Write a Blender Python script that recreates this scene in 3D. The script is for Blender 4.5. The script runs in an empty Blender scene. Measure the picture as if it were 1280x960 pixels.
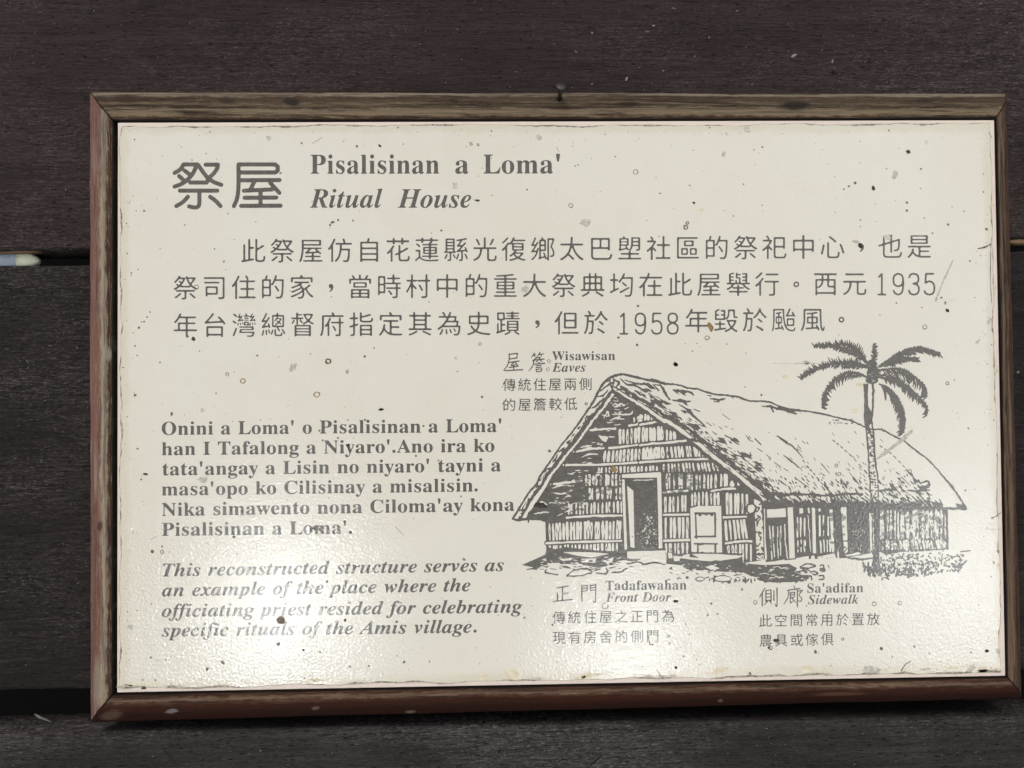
import bpy, bmesh, math, random
import numpy as np
from mathutils import Matrix, Vector

S = bpy.context.scene
COL = S.collection
rng = random.Random(7)
nrg = np.random.default_rng(11)

# ------------------------------------------------------------------ camera
cam_d = bpy.data.cameras.new('camera')
cam = bpy.data.objects.new('camera', cam_d)
COL.objects.link(cam)
cam_d.sensor_width = 36.0
cam_d.lens = 29.53
cam_d.clip_start = 0.01
cam_d.clip_end = 500
CAM_R = Matrix(((0.99923998, 0.01124586, -0.03732291), (-0.01206196, 0.99969147, -0.02171343), (0.03706721, 0.02214711, 0.99906733)))
cam.matrix_world = Matrix.Translation((-0.05222149, -0.00170149, 0.54262486)) @ CAM_R.to_4x4()
S.camera = cam

# ------------------------------------------------------------------ world, sun, exposure
SUN_DIR = Vector((-0.12, 0.70, 0.70)).normalized()        # towards the sun, from beyond the top edge of the sign
world = bpy.data.worlds.new('World')
S.world = world
world.use_nodes = True
wn, wl = world.node_tree.nodes, world.node_tree.links


def wmath(op, a, b=None, c=None):
    n = wn.new('ShaderNodeMath')
    n.operation = op
    for i, v in enumerate((a, b, c)):
        if v is None:
            continue
        if isinstance(v, (int, float)):
            n.inputs[i].default_value = v
        else:
            wl.new(v, n.inputs[i])
    return n.outputs[0]


sky = wn.new('ShaderNodeTexSky')
sky.sky_type = 'NISHITA'
sky.sun_disc = False
sky.sun_elevation = math.asin(SUN_DIR.z)
sky.sun_rotation = math.atan2(SUN_DIR.x, SUN_DIR.y)
hs = wn.new('ShaderNodeHueSaturation')                    # overcast: most of the blue is gone
hs.inputs['Saturation'].default_value = 0.03
wl.new(sky.outputs[0], hs.inputs['Color'])
geo = wn.new('ShaderNodeTexCoord')
sep = wn.new('ShaderNodeSeparateXYZ')
wl.new(geo.outputs['Generated'], sep.inputs[0])
zc = wmath('MAXIMUM', sep.outputs[2], 0.05)
U, V = wmath('DIVIDE', sep.outputs[0], zc), wmath('DIVIDE', sep.outputs[1], zc)
cn = wn.new('ShaderNodeTexNoise')
cn.inputs['Scale'].default_value = 11.0
cn.inputs['Detail'].default_value = 3.0
wl.new(geo.outputs['Generated'], cn.inputs['Vector'])
cl = wmath('MULTIPLY_ADD', cn.outputs[0], 1.6, 0.2)


def sky_patch(u, v, a, b, s, p=1.0):
    """one bright patch added to the sky for glare on the film, in direction (u, v, 1)"""
    du = wmath('DIVIDE', wmath('SUBTRACT', U, u), a)
    dv = wmath('DIVIDE', wmath('SUBTRACT', V, v), b)
    r = wmath('ADD', wmath('MULTIPLY', du, du), wmath('MULTIPLY', dv, dv))
    if p != 1.0:
        r = wmath('POWER', r, p)
    return wmath('MULTIPLY', wmath('EXPONENT', wmath('MULTIPLY', r, -1.0)), s)


# noise that mottles the added sky patches, for an uneven glare
tn = wn.new('ShaderNodeTexNoise')
tn.inputs['Scale'].default_value = 24.0
tn.inputs['Detail'].default_value = 5.0
tn.inputs['Roughness'].default_value = .65
wl.new(geo.outputs['Generated'], tn.inputs['Vector'])
mottle = wmath('MULTIPLY', wmath('MAXIMUM', wmath('SUBTRACT', tn.outputs[0], .40), 0.0), 7.5)
tot = sky_patch(-.238, -.240, .029, .050, 430.0)  # added patches, aimed so their reflections make the glare on the film
for c in ((-.240, -.22, .055, .12, 30.0), (.178, -.303, .032, .034, 520.0), (.19, -.33, .08, .06, 16.0), (.590, -.240, .080, .080, 105.0), (.66, -.18, .13, .20, 14.0)):
    tot = wmath('ADD', tot, sky_patch(*c))
tot = wmath('ADD', wmath('MULTIPLY', tot, mottle), 1.0)
for c in ((.66, .10, .40, .60, 5.0), (.10, -.46, .60, .10, 8.0)):  # broad patches added to the sky to lift the film's reflections
    tot = wmath('ADD', tot, sky_patch(*c))
mul = wn.new('ShaderNodeVectorMath')
mul.operation = 'SCALE'
tint = wn.new('ShaderNodeVectorMath')                     # grey-white cloud light, a little cool
tint.operation = 'MULTIPLY'
tint.inputs[1].default_value = (.985, 1.0, 1.005)
wl.new(hs.outputs[0], tint.inputs[0])
wl.new(tint.outputs[0], mul.inputs[0])
wl.new(wmath('MULTIPLY', tot, cl), mul.inputs['Scale'])
bg = wn['Background'] if 'Background' in wn else wn.new('ShaderNodeBackground')
bg.inputs['Strength'].default_value = 0.09
wl.new(mul.outputs[0], bg.inputs['Color'])

sun_d = bpy.data.lights.new('sun', 'SUN')
sun_d.energy = 1.75
sun_d.angle = math.radians(24)
sun_d.color = (1.0, 0.95, 0.87)
sun = bpy.data.objects.new('sun', sun_d)
COL.objects.link(sun)
sun.rotation_euler = SUN_DIR.to_track_quat('Z', 'Y').to_euler()

S.view_settings.view_transform = 'Standard'
S.view_settings.look = 'None'
S.view_settings.exposure = 0.0
S.view_settings.gamma = 1.0


# ------------------------------------------------------------------ helpers
def link(name, me, mat=None, parent=None):
    o = bpy.data.objects.new(name, me)
    COL.objects.link(o)
    if mat and me is not None:
        me.materials.append(mat)
    if parent:
        o.parent = parent
    return o


def mesh(name, verts, faces, mat, parent=None, smooth=False):
    me = bpy.data.meshes.new(name)
    me.from_pydata([tuple(v) for v in verts], [], [tuple(f) for f in faces])
    me.update()
    if smooth:
        me.polygons.foreach_set('use_smooth', [True] * len(me.polygons))
    return link(name, me, mat, parent)


def tag(o, **k):
    for a, b in k.items():
        o[a] = b
    return o


class Mat:
    def __init__(s, name):
        s.m = bpy.data.materials.new(name)
        s.m.use_nodes = True
        s.n, s.l = s.m.node_tree.nodes, s.m.node_tree.links
        s.b = s.n['Principled BSDF']

    def node(s, t, **k):
        n = s.n.new('ShaderNode' + t)
        for a, v in k.items():
            setattr(n, a, v)
        return n

    def put(s, sock, v):
        if hasattr(v, 'is_output'):
            s.l.new(v, sock)
        else:
            sock.default_value = v

    def math(s, op, a, b=0.0, c=0.0, clamp=False):
        n = s.node('Math', operation=op, use_clamp=clamp)
        for i, v in enumerate((a, b, c)):
            s.put(n.inputs[i], v)
        return n.outputs[0]

    def coord(s, kind='Object', scale=(1, 1, 1), loc=(0, 0, 0)):
        t = s.node('TexCoord')
        m = s.node('Mapping')
        s.l.new(t.outputs[kind], m.inputs[0])
        m.inputs['Scale'].default_value = scale
        m.inputs['Location'].default_value = loc
        return m.outputs[0]

    def noise(s, vec, scale=1.0, detail=4.0, rough=.55, dist=0.0):
        n = s.node('TexNoise')
        s.l.new(vec, n.inputs['Vector'])
        n.inputs['Scale'].default_value = scale
        n.inputs['Detail'].default_value = detail
        n.inputs['Roughness'].default_value = rough
        n.inputs['Distortion'].default_value = dist
        return n.outputs[0]

    def ramp(s, f, pts, interp='LINEAR'):
        r = s.node('ValToRGB')
        r.color_ramp.interpolation = interp
        e = r.color_ramp.elements
        while len(e) < len(pts):
            e.new(.5)
        for el, (p, c) in zip(e, pts):
            el.position = p
            el.color = (c, c, c, 1) if isinstance(c, (int, float)) else (*c, 1)
        s.put(r.inputs[0], f)
        return r.outputs[0]

    def mix(s, f, a, b, mode='MIX'):
        n = s.node('MixRGB', blend_type=mode)
        s.put(n.inputs[0], f)
        for i, v in ((1, a), (2, b)):
            s.put(n.inputs[i], (*v, 1) if isinstance(v, tuple) and len(v) == 3 else v)
        return n.outputs[0]

    def bump(s, h, dist, strength=1.0, normal=None):
        n = s.node('Bump')
        n.inputs['Distance'].default_value = dist
        n.inputs['Strength'].default_value = strength
        s.l.new(h, n.inputs['Height'])
        if normal:
            s.l.new(normal, n.inputs['Normal'])
        return n.outputs[0]

    def fin(s, color=None, rough=.5, normal=None, spec=.5):
        if color is not None:
            s.put(s.b.inputs['Base Color'], (*color, 1) if isinstance(color, tuple) else color)
        s.put(s.b.inputs['Roughness'], rough)
        s.b.inputs['Specular IOR Level'].default_value = spec
        if normal:
            s.l.new(normal, s.b.inputs['Normal'])
        return s.m


# ------------------------------------------------------------------ materials
FILM_BUMP = .000112


def film_normal(m):
    """orange-peel ripple of the laminate; the printing lies under the same film"""
    c = m.coord()
    a = m.noise(c, 640, 2.0, .5)
    b = m.noise(c, 160, 2.0, .5)
    h = m.math('ADD', m.math('MULTIPLY', a, 1.0), m.math('MULTIPLY', b, .7))
    return m.bump(h, FILM_BUMP, 1.0)


def film_mat():
    m = Mat('cream_laminate')
    c = m.coord()
    big = m.noise(c, 5.0, 3.0, .5)
    col = m.mix(m.ramp(big, ((.35, 0.0), (.68, 1.0))), (.600, .566, .494), (.626, .598, .532))
    mott = m.noise(m.coord(loc=(3, 1, 0)), 40, 4.0, .6)
    col = m.mix(m.ramp(mott, ((.52, 0.0), (.80, .16))), col, (.52, .48, .39))
    x = m.node('SeparateXYZ')
    m.l.new(m.coord(), x.inputs[0])
    # yellowed, grubby band along the edges of the film
    ex = m.math('MINIMUM', m.math('ADD', x.outputs[0], .2812), m.math('SUBTRACT', .2880, x.outputs[0]))
    ey = m.math('MINIMUM', m.math('ADD', x.outputs[1], .1815), m.math('SUBTRACT', .1795, x.outputs[1]))
    e = m.math('MINIMUM', ex, ey)
    e = m.math('ADD', e, m.math('MULTIPLY', m.noise(m.coord(), 90, 4, .65), -.009))
    col = m.mix(m.ramp(e, ((0.0, .45), (.004, 0.0))), col, (.52, .47, .36))
    fine = m.noise(m.coord(), 900, 2, .6)
    col = m.mix(m.ramp(fine, ((.62, 0.0), (.75, .16))), col, (.45, .42, .36))
    return m.fin(col, .13, film_normal(m), .5)


def ink_mat(name, c0, c1):
    m = Mat(name)
    col = m.mix(m.ramp(m.noise(m.coord(), 300, 4, .6), ((.4, 0.0), (.65, 1.0))), c0, c1)
    chip = m.math('MULTIPLY', m.ramp(m.noise(m.coord(), 1500, 3, .7), ((.60, 0.0), (.70, 1.0))), m.ramp(m.noise(m.coord(), 38, 3, .6), ((.40, .1), (.62, .9))))
    col = m.mix(chip, col, (.34, .32, .28))
    return m.fin(col, .14, film_normal(m), .5)


def dirt_mat(name, c0, c1, scale=700):
    m = Mat(name)
    col = m.mix(m.ramp(m.noise(m.coord(), scale, 3, .6), ((.38, 0.0), (.62, 1.0))), c0, c1)
    return m.fin(col, .7, None, .3)


def rail_mat(name, zones, worn, seed, patch=.5, grainscale=1.0, gr=.75, tear=.55, marks=(), sp_=.22):
    """weathered moulding: UV = metres along the rail, share of its width; zones: paint or wood left on each strip of the profile"""
    m = Mat(name)
    uv = m.node('UVMap')
    sp = m.node('SeparateXYZ')
    m.l.new(uv.outputs[0], sp.inputs[0])

    def cvec(su, sv, o):
        mp = m.node('Mapping')
        m.l.new(uv.outputs[0], mp.inputs[0])
        mp.inputs['Scale'].default_value = (su, sv, 1)
        mp.inputs['Location'].default_value = (o + seed * 3.1, o * 1.7 + seed, seed)
        return mp.outputs[0]
    wav = m.noise(cvec(14, 1.0, 0), 1.0, 4, .6)
    s = m.math('MULTIPLY_ADD', m.math('SUBTRACT', wav, .5), .34, sp.outputs[1])
    rag = m.noise(cvec(120, 6, 4), 1.0, 5, .7)
    s = m.math('MULTIPLY_ADD', m.math('SUBTRACT', rag, .5), .34, s)
    col = m.ramp(s, zones)
    # long dark grain lines and worn fibres
    g = m.noise(cvec(11 * grainscale, 8, 8), 1.0, 8, .72, .8)
    col = m.mix(m.ramp(g, ((.47, 0.0), (.58, gr))), col, (.030, .018, .011))
    f = m.noise(cvec(60, 34, 2), 1.0, 5, .7)
    col = m.mix(m.ramp(f, ((.55, 0.0), (.66, patch))), col, worn)
    k = m.noise(cvec(55, 36, 6), 1.0, 6, .75)
    col = m.mix(m.ramp(k, ((.56, 0.0), (.66, tear))), col, tuple(min(.6, w * 1.8) for w in worn))
    col = m.mix(m.ramp(k, ((.28, .6), (.38, 0.0))), col, (.03, .019, .014))
    for u0, v0, ru, rv, c, amt in marks:                  # knots, gouges and scuffs that belong to this piece of wood
        du = m.math('DIVIDE', m.math('SUBTRACT', sp.outputs[0], u0), ru)
        dv = m.math('DIVIDE', m.math('SUBTRACT', sp.outputs[1], v0), rv)
        d = m.math('SQRT', m.math('ADD', m.math('MULTIPLY', du, du), m.math('MULTIPLY', dv, dv)))
        d = m.math('ADD', d, m.math('MULTIPLY', m.math('SUBTRACT', f, .5), 1.6))
        col = m.mix(m.ramp(d, ((.55, amt), (1.0, 0.0))), col, c)
    col = m.mix(m.ramp(sp.outputs[1], ((.955, 0.0), (.98, .93))), col, (.008, .006, .005))  # inner face painted near black for the shade in the gap
    h = m.math('ADD', m.math('MULTIPLY', g, .7), m.math('ADD', f, m.math('MULTIPLY', k, .6)))
    return m.fin(col, .62, m.bump(h, .0018, 1.0), sp_)


def plank_mat(name, dark, mid, pale, seed, amount):
    m = Mat(name)
    o = (seed * 1.37, seed * .71, seed)
    big = m.noise(m.coord(scale=(3.0, 8, 4), loc=o), 1.0, 4, .6)
    blot = m.noise(m.coord(scale=(11, 17, 10), loc=o), 1.0, 5, .6)
    grain = m.noise(m.coord(scale=(9, 230, 60), loc=o), 1.0, 8, .68, .5)
    fibre = m.noise(m.coord(scale=(70, 700, 200), loc=o), 1.0, 6, .78, .6)
    fuzz = m.noise(m.coord(scale=(330, 1250, 400), loc=o), 1.0, 4, .75, .8)
    area = m.ramp(big, ((.42, .08), (.60, 1.0)))
    col = m.mix(m.ramp(grain, ((.36, 0.0), (.64, 1.0))), dark, mid)
    col = m.mix(m.ramp(blot, ((.48, 0.0), (.66, .65))), col, tuple(d * .72 for d in dark))
    pm = m.math('MULTIPLY', m.ramp(fibre, ((.47, 0.0), (.66, 1.0))), area)
    col = m.mix(m.math('MULTIPLY', pm, amount), col, pale)
    pm2 = m.math('MULTIPLY', m.ramp(fuzz, ((.54, 0.0), (.63, 1.0))), m.ramp(big, ((.42, .12), (.58, 1.0))))
    col = m.mix(m.math('MULTIPLY', pm2, amount), col, tuple(p * 1.9 for p in pale))
    col = m.mix(m.ramp(fibre, ((.33, .9), (.46, 0.0))), col, tuple(d * .42 for d in dark))
    pores = m.noise(m.coord(scale=(200, 900, 300), loc=(seed, 5, 2)), 1.0, 3, .6)
    col = m.mix(m.ramp(pores, ((.33, .95), (.41, 0.0))), col, (.004, .0035, .003))
    h = m.math('ADD', m.math('MULTIPLY', grain, 1.0), m.math('ADD', m.math('MULTIPLY', fibre, 1.1), m.math('MULTIPLY', fuzz, .6)))
    return m.fin(col, m.ramp(fibre, ((.3, .48), (.7, .78))), m.bump(h, .0024, 1.0), .16)


M_FILM = film_mat()
M_INK = ink_mat('grey_ink', (.092, .085, .076), (.118, .109, .098))
M_INKFADE = ink_mat('faded_ink', (.20, .19, .175), (.30, .285, .26))
M_SPECK = dirt_mat('dark_speck', (.075, .060, .042), (.21, .18, .135))
M_SOFT = dirt_mat('soft_brown_speck', (.14, .115, .08), (.34, .29, .215), 300)
M_BLACK = dirt_mat('black_speck', (.014, .012, .009), (.060, .050, .038))
M_RUST = dirt_mat('rust_stain', (.14, .085, .035), (.30, .21, .10))
M_GREY = dirt_mat('grey_smear', (.33, .31, .27), (.50, .475, .41), 500)
M_TAN = dirt_mat('tan_smear', (.52, .45, .31), (.62, .57, .46), 260)
M_DIRT = dirt_mat('edge_grime', (.16, .135, .10), (.40, .36, .29), 420)
M_EDGE = Mat('panel_board').fin((.62, .53, .47), .6)


# ------------------------------------------------------------------ the sheet: layout units of the printed panel -> metres
Z_PANEL, Z_FILM = .0030, .0033
HM = ((0.00050903319, -6.7972764e-06, -0.35420409), (-6.0632287e-06, -0.00050747534, 0.25736086), (-3.4899492e-05, 2.0851935e-05, 1.0))


def sheet(p):
    p = np.asarray(p, float)
    x, y = p[..., 0], p[..., 1]
    w = HM[2][0] * x + HM[2][1] * y + HM[2][2]
    return np.stack(((HM[0][0] * x + HM[0][1] * y + HM[0][2]) / w, (HM[1][0] * x + HM[1][1] * y + HM[1][2]) / w), -1)


def blur(a, s):
    if s <= 0:
        return a
    r = max(1, int(3 * s))
    k = np.exp(-.5 * (np.arange(-r, r + 1) / s) ** 2)
    k = (k / k.sum()).astype(np.float32)
    for ax in (0, 1):
        out = np.zeros_like(a)
        for i, kv in enumerate(k):
            d = i - r
            if ax == 0:
                if d >= 0:
                    out[:a.shape[0] - d] += kv * a[d:]
                else:
                    out[-d:] += kv * a[:d]
            else:
                if d >= 0:
                    out[:, :a.shape[1] - d] += kv * a[:, d:]
                else:
                    out[:, -d:] += kv * a[:, :d]
        a = out
    return a


def smooth_line(pts, n=6):
    """Catmull-Rom through the points"""
    p = np.asarray(pts, float)
    if len(p) < 3:
        return p
    q = np.vstack((2 * p[0] - p[1], p, 2 * p[-1] - p[-2]))
    out = []
    for i in range(1, len(q) - 2):
        a, b, c, d = q[i - 1], q[i], q[i + 1], q[i + 2]
        for t in np.linspace(0, 1, n, endpoint=False):
            out.append(.5 * (2 * b + (c - a) * t + (2 * a - 5 * b + 4 * c - d) * t * t + (3 * b - a - 3 * c + d) * t ** 3))
    out.append(p[-1])
    return np.array(out)


def rdp(p, tol):
    n = len(p)
    keep = np.zeros(n, bool)
    keep[0] = keep[-1] = True
    st = [(0, n - 1)]
    while st:
        a, b = st.pop()
        if b - a < 2:
            continue
        d = p[b] - p[a]
        L = math.hypot(*d)
        q = p[a + 1:b] - p[a]
        e = np.abs(q[:, 0] * d[1] - q[:, 1] * d[0]) / L if L > 1e-9 else np.hypot(q[:, 0], q[:, 1])
        i = int(e.argmax())
        if e[i] > tol:
            keep[a + 1 + i] = True
            st += [(a, a + 1 + i), (a + 1 + i, b)]
    return p[keep]


class Ink:
    """an engraver's plate: paint dark and blank shapes over each other, then trace the outlines into one flat mesh"""

    def __init__(s, x0, y0, x1, y1, res):
        s.x0, s.y0, s.res = x0, y0, res
        s.W, s.H = int((x1 - x0) * res), int((y1 - y0) * res)
        s.a = np.zeros((s.H, s.W), np.float32)
        s.gd = s.gw = 1.0

    def _box(s, lo, hi):
        i0, j0 = [int(math.floor((v - o) * s.res)) - 1 for v, o in zip(lo, (s.x0, s.y0))]
        i1, j1 = [int(math.ceil((v - o) * s.res)) + 2 for v, o in zip(hi, (s.x0, s.y0))]
        i0, j0, i1, j1 = max(i0, 0), max(j0, 0), min(i1, s.W), min(j1, s.H)
        if i1 <= i0 or j1 <= j0:
            return None
        X = (np.arange(i0, i1) + .5) / s.res + s.x0
        Y = (np.arange(j0, j1) + .5) / s.res + s.y0
        return slice(j0, j1), slice(i0, i1), X[None, :], Y[:, None]

    def line(s, pts, w, v=1.0, sm=True, jit=0.0):
        p = smooth_line(pts) if sm else np.asarray(pts, float)
        n = len(p)
        ws = np.interp(np.linspace(0, 1, n), np.linspace(0, 1, len(w)), w) if hasattr(w, '__len__') else np.full(n, float(w))
        ws = ws * (s.gd if v > .5 else s.gw)
        if jit:
            p = p + nrg.normal(0, jit, p.shape)
            ws = ws * nrg.uniform(.75, 1.25, n)
        for k in range(n - 1):
            a, b, wa, wb = p[k], p[k + 1], ws[k] / 2, ws[k + 1] / 2
            m = max(wa, wb)
            bx = s._box(np.minimum(a, b) - m, np.maximum(a, b) + m)
            if bx is None:
                continue
            sj, si, X, Y = bx
            d = b - a
            L2 = max(d @ d, 1e-9)
            t = np.clip(((X - a[0]) * d[0] + (Y - a[1]) * d[1]) / L2, 0, 1)
            r = np.hypot(X - a[0] - t * d[0], Y - a[1] - t * d[1])
            s.a[sj, si][r <= wa + (wb - wa) * t] = v

    def mask(s, p):
        p = np.asarray(p, float)
        bx = s._box(p.min(0), p.max(0))
        if bx is None:
            return None
        sj, si, X, Y = bx
        ins = np.zeros((Y.shape[0], X.shape[1]), bool)
        for (xa, ya), (xb, yb) in zip(p, np.roll(p, -1, 0)):
            if ya == yb:
                continue
            c = ((ya <= Y) & (Y < yb)) | ((yb <= Y) & (Y < ya))
            ins ^= c & (X < (xb - xa) * (Y - ya) / (yb - ya) + xa)
        return sj, si, ins

    def poly(s, p, v=1.0):
        m = s.mask(p)
        if m:
            s.a[m[0], m[1]][m[2]] = v

    def ell(s, x, y, rx, ry, v=1.0, a=0.0, n=28):
        t = np.linspace(0, 2 * math.pi, n, endpoint=False)
        c, q = rx * np.cos(t), ry * np.sin(t)
        s.poly(np.stack((x + c * math.cos(a) - q * math.sin(a), y + c * math.sin(a) + q * math.cos(a)), 1), v)

    def tris(s, V, T):
        for t in T:
            s.poly(V[t])

    def trace(s, name, mat, z, parent, soft=.3, rough=0.0, tol=.10, rsize=1.2, thr=.5):
        a = np.pad(s.a, 3)
        a = blur(a, soft * s.res)
        if rough:
            nz = blur(nrg.normal(0, 1, a.shape).astype(np.float32), rsize * s.res * .5)
            a = a + nz * (rough / max(nz.std(), 1e-6)) * (a > .02) * (a < .98)
        a = a + (.5 - thr)
        b = a > .5
        H, W = b.shape
        c = b[:-1, :-1] * 1 + b[:-1, 1:] * 2 + b[1:, 1:] * 4 + b[1:, :-1] * 8
        nxt = {}
        # edges of a cell: 0 top, 1 right, 2 bottom, 3 left; ink kept on one side of every segment
        SEG = {1: ((3, 0),), 2: ((0, 1),), 3: ((3, 1),), 4: ((1, 2),), 5: ((3, 0), (1, 2)), 6: ((0, 2),), 7: ((3, 2),),
               8: ((2, 3),), 9: ((2, 0),), 10: ((0, 1), (2, 3)), 11: ((2, 1),), 12: ((1, 3),), 13: ((1, 0),), 14: ((0, 3),)}
        N = H * W
        ii, jj = np.nonzero((c > 0) & (c < 15))
        for i, j, k in zip(ii.tolist(), jj.tolist(), c[ii, jj].tolist()):
            e = (i * W + j, N + i * W + j + 1, (i + 1) * W + j, N + i * W + j)
            for p, q in SEG[k]:
                nxt[e[p]] = e[q]

        def pos(e):
            v = e >= N
            e = e - N if v else e
            i, j = divmod(e, W)
            p = a[i, j]
            q = a[i + 1, j] if v else a[i, j + 1]
            t = float((.5 - p) / (q - p)) if q != p else .5
            t = min(max(t, .02), .98)
            return (j, i + t) if v else (j + t, i)
        cu = bpy.data.curves.new(name, 'CURVE')
        cu.dimensions = '2D'
        cu.fill_mode = 'BOTH'
        tot = 0
        while nxt:
            st, cur = nxt.popitem()
            lp = [st]
            while cur != st and cur in nxt:
                lp.append(cur)
                cur = nxt.pop(cur)
            if len(lp) < 5:
                continue
            P = np.array([pos(e) for e in lp])
            P = (P - 3 + .5) / s.res
            h = len(P) // 2
            P = np.vstack((rdp(P[:h + 1], tol)[:-1], rdp(np.vstack((P[h:], P[:1])), tol)[:-1]))
            if len(P) < 3:
                continue
            x, y = P[:, 0], P[:, 1]
            if abs((x * np.roll(y, -1) - y * np.roll(x, -1)).sum()) < .10:
                continue
            sp = cu.splines.new('POLY')
            sp.points.add(len(P) - 1)
            co = np.zeros((len(P), 4))
            co[:, 0], co[:, 1], co[:, 3] = x, y, 1
            sp.points.foreach_set('co', co.ravel())
            sp.use_cyclic_u = True
            tot += len(P)
        t = bpy.data.objects.new(name, cu)
        COL.objects.link(t)
        dg = bpy.context.evaluated_depsgraph_get()
        dg.update()
        me = bpy.data.meshes.new_from_object(t.evaluated_get(dg))
        bpy.data.objects.remove(t)
        bpy.data.curves.remove(cu)
        me.name = name
        v = np.zeros(len(me.vertices) * 3)
        me.vertices.foreach_get('co', v)
        v = v.reshape(-1, 3)
        q = sheet(v[:, :2] + (s.x0, s.y0))
        v[:, :2] = q
        v[:, 2] = z
        me.vertices.foreach_set('co', v.ravel())
        me.materials.clear()
        me.update()
        fl = [p.index for p in me.polygons if p.normal.z < 0]
        if len(fl) > len(me.polygons) / 2:
            me.flip_normals()
        print('trace', name, tot, len(me.polygons))
        return link(name, me, mat, parent)


# ------------------------------------------------------------------ type
_gl = {}


def glyph(ch):
    if ch not in _gl:
        c = bpy.data.curves.new('glyph', 'FONT')
        c.body = ch
        c.size = 1.0
        c.resolution_u = 5
        o = bpy.data.objects.new('glyph', c)
        COL.objects.link(o)
        dg = bpy.context.evaluated_depsgraph_get()
        dg.update()
        me = bpy.data.meshes.new_from_object(o.evaluated_get(dg))
        me.calc_loop_triangles()
        v = np.array([x.co[:2] for x in me.vertices]).reshape(-1, 2)
        t = [list(x.vertices) for x in me.loop_triangles]
        bpy.data.objects.remove(o)
        bpy.data.curves.remove(c)
        bpy.data.meshes.remove(me)
        _gl[ch] = (v, t)
    return _gl[ch]


def advance(ch):
    k = ('adv', ch)
    if k not in _gl:
        b = style('x', 'bold')
        two, three = glyph(b + b)[0], glyph(b + ch + b)[0]
        _gl[k] = np.ptp(three[:, 0]) - np.ptp(two[:, 0])
    return _gl[k]


def style(ch, st):
    up, lo = {'bold': (0x1d400, 0x1d41a), 'italic': (0x1d468, 0x1d482)}[st]
    if 'A' <= ch <= 'Z':
        return chr(up + ord(ch) - 65)
    if 'a' <= ch <= 'z':
        return chr(lo + ord(ch) - 97)
    return ch


def latin(ink, text, x0, y0, x1, y1, cap, st, space=.30):
    """one line of serif type from x0 to x1 on a baseline y0..y1"""
    H = np.ptp(glyph(style('H', 'bold'))[0][:, 1])
    k = cap / H                                   # sheet units per font unit
    em = cap / .676
    items, x = [], 0.0
    for ch in text:
        if ch == ' ':
            adv = em * space
        elif ch == '.':
            adv = em * .25
        elif ch == "'":
            adv = em * .27
        else:
            adv = advance(style(ch, st)) * k
        items.append((ch, x, adv))
        x += adv
    g0 = glyph(style(text[0], st))[0][:, 0].min() * k
    last = items[-1]
    if last[0] in ".'":
        end = last[1] + last[2] * .75
    else:
        end = last[1] + glyph(style(last[0], st))[0][:, 0].max() * k
    sx = min(1.2, max(.9, (x1 - x0 - .012 * em * len(text)) / (end - g0))) if len(text) > 1 else 1.05
    g0 *= sx
    items = [(c, p * sx, a * sx) for c, p, a in items]
    tr = ((x1 - x0) - (end * sx - g0)) / max(1, len(text) - 1)
    for n, (ch, px, adv) in enumerate(items):
        X = x0 - g0 + px + tr * n
        Y = y0 + (y1 - y0) * (X - x0) / (x1 - x0)
        sl = .25 if st == 'italic' else 0
        if ch == ' ':
            continue
        if ch == '.':
            ink.ell(X + em * .125, Y - em * .075, em * .085, em * .085)
        elif ch == "'":
            c = X + em * .135 + sl * cap * .5
            ink.poly(((c - .075 * em, Y - cap * 1.0), (c - .04 * em, Y - cap * 1.04), (c + .04 * em, Y - cap * 1.04), (c + .075 * em, Y - cap * 1.0),
                      (c + .03 * em, Y - cap * .62), (c - .03 * em, Y - cap * .62)))
        else:
            v, t = glyph(style(ch, st))
            ink.tris(np.stack((X + v[:, 0] * k * sx, Y - v[:, 1] * k), 1), t)


def han(ink, text, x0, y0, x1, y1, em):
    """characters on evenly spaced centres; full stop and comma sit in the middle of their cells"""
    g = glyph('國')[0]
    c = (g.min(0) + g.max(0)) / 2
    unit = np.ptp(glyph('國國')[0][:, 0]) - np.ptp(g[:, 0])
    k = em / unit
    n = len(text)
    for i, ch in enumerate(text):
        f = i / (n - 1)
        X, Y = x0 + (x1 - x0) * f, y0 + (y1 - y0) * f
        if ch == '。':
            ink.ell(X, Y, em * .115, em * .115)
            ink.ell(X, Y, em * .055, em * .055, 0.0)
        elif ch == '，':
            ink.ell(X, Y - em * .05, em * .085, em * .085)
            ink.line(((X + em * .05, Y - em * .05), (X + em * .04, Y + em * .08), (X - em * .06, Y + em * .17)), (em * .10, em * .04))
        else:
            v, t = glyph(ch)
            ink.tris(np.stack((X + (v[:, 0] - c[0]) * k, Y - (v[:, 1] - c[1]) * k), 1), t)


DIG = {'1': (((.22, .16), (.50, .0), (.50, 1)), ((.18, 1), (.82, 1))),
       '9': (((.92, .30), (.82, .52), (.5, .60), (.18, .52), (.08, .30), (.18, .08), (.5, 0), (.82, .08), (.92, .30), (.92, .60), (.80, .90), (.5, 1), (.2, .92), (.10, .80)),),
       '3': (((.10, .18), (.22, .04), (.5, 0), (.80, .06), (.90, .24), (.80, .42), (.45, .47)), ((.45, .47), (.82, .54), (.94, .74), (.82, .94), (.5, 1), (.20, .95), (.07, .80))),
       '5': (((.85, 0), (.20, 0), (.15, .44)), ((.15, .44), (.5, .36), (.82, .45), (.93, .68), (.82, .93), (.5, 1), (.2, .95), (.07, .82))),
       '8': (((.5, .46), (.20, .38), (.12, .22), (.22, .05), (.5, 0), (.78, .05), (.88, .22), (.80, .38), (.5, .46)),
             ((.5, .46), (.16, .56), (.06, .74), (.18, .94), (.5, 1), (.82, .94), (.94, .74), (.84, .56), (.5, .46)))}


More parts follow.
